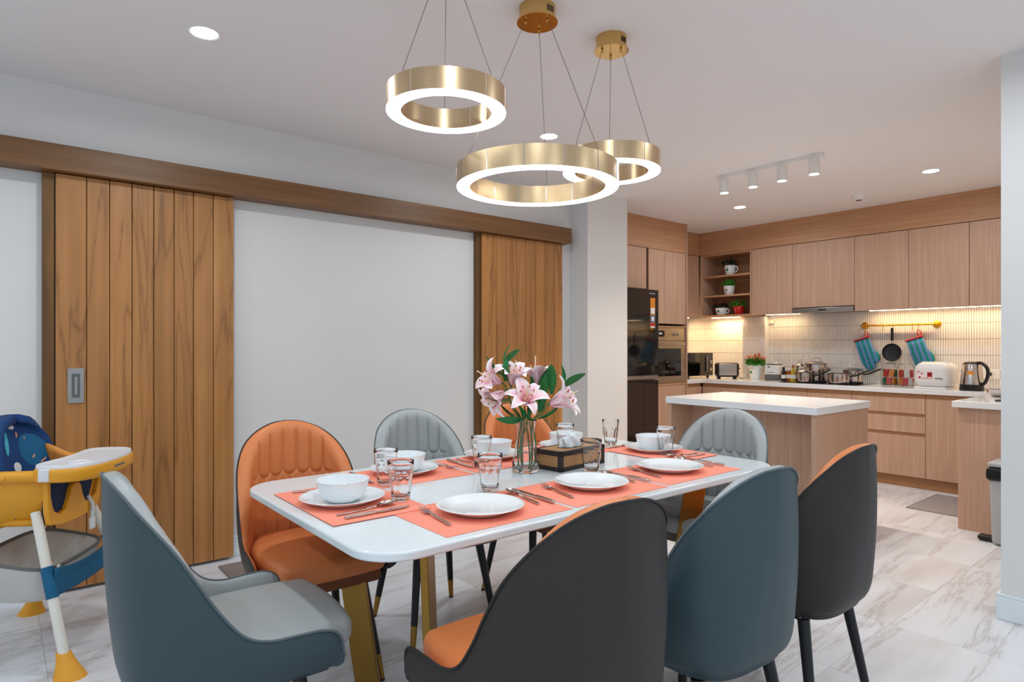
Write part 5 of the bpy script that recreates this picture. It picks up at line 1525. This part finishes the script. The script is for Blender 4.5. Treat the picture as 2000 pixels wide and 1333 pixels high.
# tray
def sup(a, n=2.6): c, s_ = cos(a), sin(a); return (abs(c) ** (2 / n) * (1 if c > 0 else -1), abs(s_) ** (2 / n) * (1 if s_ > 0 else -1))
def tray_pt(a, k, z):
    c, s_ = sup(a)
    x = 0.25 * c * k; y = 0.135 + 0.145 * s_ * k; z -= 0.045
    if s_ < 0: y += 0.075 * (1 - c * c) * abs(s_) * k    # concave belly cut-out
    return (x, y, z)
rings = [(0.93, 0.770), (0.985, 0.776), (1.0, 0.79), (1.0, 0.812), (0.985, 0.824), (0.95, 0.828)]
tr = MB(); nn = 64; vv = []
for k, z in rings: vv += [tray_pt(2 * pi * i / nn, k, z) for i in range(nn)]
ff = [tuple(reversed(range(nn)))]
for j in range(len(rings) - 1):
    for i in range(nn): ff.append((j * nn + i, j * nn + (i + 1) % nn, (j + 1) * nn + (i + 1) % nn, (j + 1) * nn + i))
tr.add(vv, ff); tr.f.append(tuple((len(rings) - 1) * nn + i for i in range(nn)))
tray = obj('tray', tr, M_YEL, HC, smooth=50)
rings = [(0.965, 0.826), (0.965, 0.836), (0.95, 0.840), (0.90, 0.838), (0.84, 0.833), (0.80, 0.8325), (0.4, 0.8325)]
ti = MB(); vv = []
for k, z in rings: vv += [tray_pt(2 * pi * i / nn, k, z) for i in range(nn)]
ff = []
for j in range(len(rings) - 1):
    for i in range(nn): ff.append((j * nn + i, j * nn + (i + 1) % nn, (j + 1) * nn + (i + 1) % nn, (j + 1) * nn + i))
ti.add(vv, ff); ti.f.append(tuple((len(rings) - 1) * nn + i for i in range(nn)))
obj('tray_insert', ti, M_TRAYW, tray, smooth=50, label='white removable insert')
obj('cup_ring', MB().lathe([(0.036, 0.787), (0.04, 0.791), (0.044, 0.787)], 28), M_TRAYW, tray, loc=(0.12, 0.175, 0))
for sx in (-1, 1):
    obj('latch', MB().rbox(sx * 0.247, 0.11, 0.758, 0.012, 0.04, 0.05, 0.004), M_TRAYW, tray)
obj('tray_print', MB().box(-0.05, 0.03, 0.0, 0.0012, 0.0, 0.008), M_GREYT, tray, loc=(0.02, 0.2805, 0.752))
# cushions
def bc(u, v):
    a = (u - 0.5) * 2
    wd = 0.18 * sqrt(max(0.0, 1 - max(0.0, (v - 0.55) / 0.45) ** 2.4)) if v > 0.55 else 0.145 + 0.035 * min(1.0, v / 0.5)
    x = a * max(wd, 0.012)
    z = 0.57 + 0.39 * v
    y = -0.105 - 0.10 * v + 0.07 * (a * a)
    return (x, y, z)
obj('back_cushion', MB().grid(bc, 20, 24), M_NAVY, HC, solid=0.035, smooth=180, label='navy printed back cushion')
bcush = [o for o in HC.children if o.name.startswith('back_cushion')][0]
def print_shape(u0, v0, du, dv, m_, ang=0.0, off=0.0005):
    """flat printed shape lying on the front of the cushion, centred at (u0, v0)"""
    mb = MB(); n = 16; pts = []
    ctr = None
    for k in range(n + 1):
        a = 2 * pi * k / n; x = du * cos(a); y = dv * sin(a)
        uu = u0 + x * cos(ang) - y * sin(ang); v2 = v0 + (x * sin(ang) + y * cos(ang)) * 0.8
        uu = min(0.97, max(0.03, uu)); v2 = min(0.97, max(0.03, v2))
        p = (u0, v0) if k == n else (uu, v2)
        e = 0.01
        P0 = Vector(bc(*p)); Pu = Vector(bc(p[0] + e, p[1])) - P0; Pv = Vector(bc(p[0], p[1] + e * (1 if p[1] < 0.95 else -1))) - P0
        nn_ = Pu.cross(Pv).normalized()
        if nn_.y < 0: nn_ = -nn_
        pts.append(tuple(P0 + nn_ * (0.0175 + off)))
    mb.add(pts, [(k, (k + 1) % n, n) for k in range(n)])
    obj('print', mb, m_, bcush)
print_shape(0.22, 0.62, 0.17, 0.24, M_TEALP)
print_shape(0.40, 0.90, 0.07, 0.05, M_WHITEPR)
for u0, v0, an in ((0.36, 0.80, 1.9), (0.27, 0.74, 1.9), (0.17, 0.73, 1.9), (0.10, 0.60, 1.9), (0.22, 0.54, 2.4), (0.13, 0.48, 2.4), (0.30, 0.64, 1.9)):
    print_shape(u0, v0, 0.045, 0.014, M_CORALP, an, 0.0012)
print_shape(0.60, 0.72, 0.05, 0.16, M_SKYP, 0.2)
print_shape(0.50, 0.45, 0.07, 0.07, M_WHITEPR, 0.5)
for sx in (-1,):
    obj('side_cushion', MB().grid(lambda u, v, sx=sx: (sx * (0.145 + 0.012 * sin(pi * v)), -0.10 + 0.14 * u, 0.59 + (0.24 - 0.07 * u) * v), 8, 8), M_ORCL, HC, solid=0.018, smooth=180, label='orange printed side bolster')
obj('seat_cushion', MB().rbox(0, -0.05, 0.588, 0.29, 0.25, 0.05, 0.02, 3), M_NAVYS, HC)
obj('leg_cushion', MB().rbox(0, 0.072, 0.63, 0.36, 0.022, 0.17, 0.01, 3), M_NAVYS, HC)
for sx in (-1, 1):
    obj('harness_strap', MB().tube([(sx * 0.06, -0.19, 0.86), (sx * 0.07, -0.14, 0.75), (sx * 0.075, -0.09, 0.64)], 0.011, 8), M_WEB, HC)
obj('crotch_strap', MB().tube([(-0.10, 0.098, 0.60), (-0.105, 0.114, 0.56), (-0.105, 0.112, 0.50)], 0.008, 8), M_WEB, HC)
obj('buckle', MB().rbox(-0.105, 0.112, 0.475, 0.034, 0.016, 0.055, 0.007), M_WHITEP, HC)
# front fabric band and basket
def legp(sx, z):
    top = Vector((sx * 0.185, 0.045, 0.60)); ft = Vector((*FEET[(sx, 1)], 0.0))
    return ft.lerp(top, z / 0.60)
def band(u, v):
    a = legp(1, 0.335); b = legp(-1, 0.335); p = a.lerp(b, u)
    sag = sin(pi * u)
    hgt = 0.055 - 0.008 * sag
    return (p.x, p.y + 0.020 + 0.006 * sin(2.5 * pi * v) * sag, p.z - 0.022 * sag + hgt * (v - 0.5) * 2)
obj('front_band', MB().grid(band, 24, 10), M_TEALC, HC, solid=0.006, smooth=180, label='teal blue fabric band')
for sx in (-1, 1):
    obj('band_wrap', MB().cone(legp(sx, 0.392), legp(sx, 0.278), 0.0215, 0.0215, 18), M_TEALC, HC)
    p = legp(sx, 0.39)
    obj('snap', MB().sphere((p.x - sx * 0.035, p.y + 0.024, p.z - 0.006), 0.011, 10, 6, (1, 0.5, 0.7)), M_WHITEP, HC)
def bask(u, v):
    a = 2 * pi * u; c, s_ = sup(a, 4)
    k = 1 - 0.32 * v
    return (0.235 * c * k, -0.03 + 0.15 * s_ * k, 0.40 - 0.17 * v - 0.02 * sin(pi * v) * abs(c * s_) + (0.03 * s_ * (1 - v)) * -1)
bm_ = MB().grid(bask, 40, 8, closed_u=True); n0 = len(bm_.v) - 40; bm_.f.append(tuple(range(n0, n0 + 40)))
bk = obj('basket', bm_, M_GREYC, HC, solid=0.004, smooth=60, label='grey fabric storage basket')
obj('basket_rim', MB().tube([bask(i / 40, 0.0) for i in range(40)], 0.007, 8, closed=True), M_GREYT, bk)
for k in range(4):
    u = (k + 0.5) / 4
    obj('seam', MB().tube([tuple(Vector(bask(u, j / 8)) * 1.004) for j in range(9)], 0.0025, 6), M_GREYT, bk)
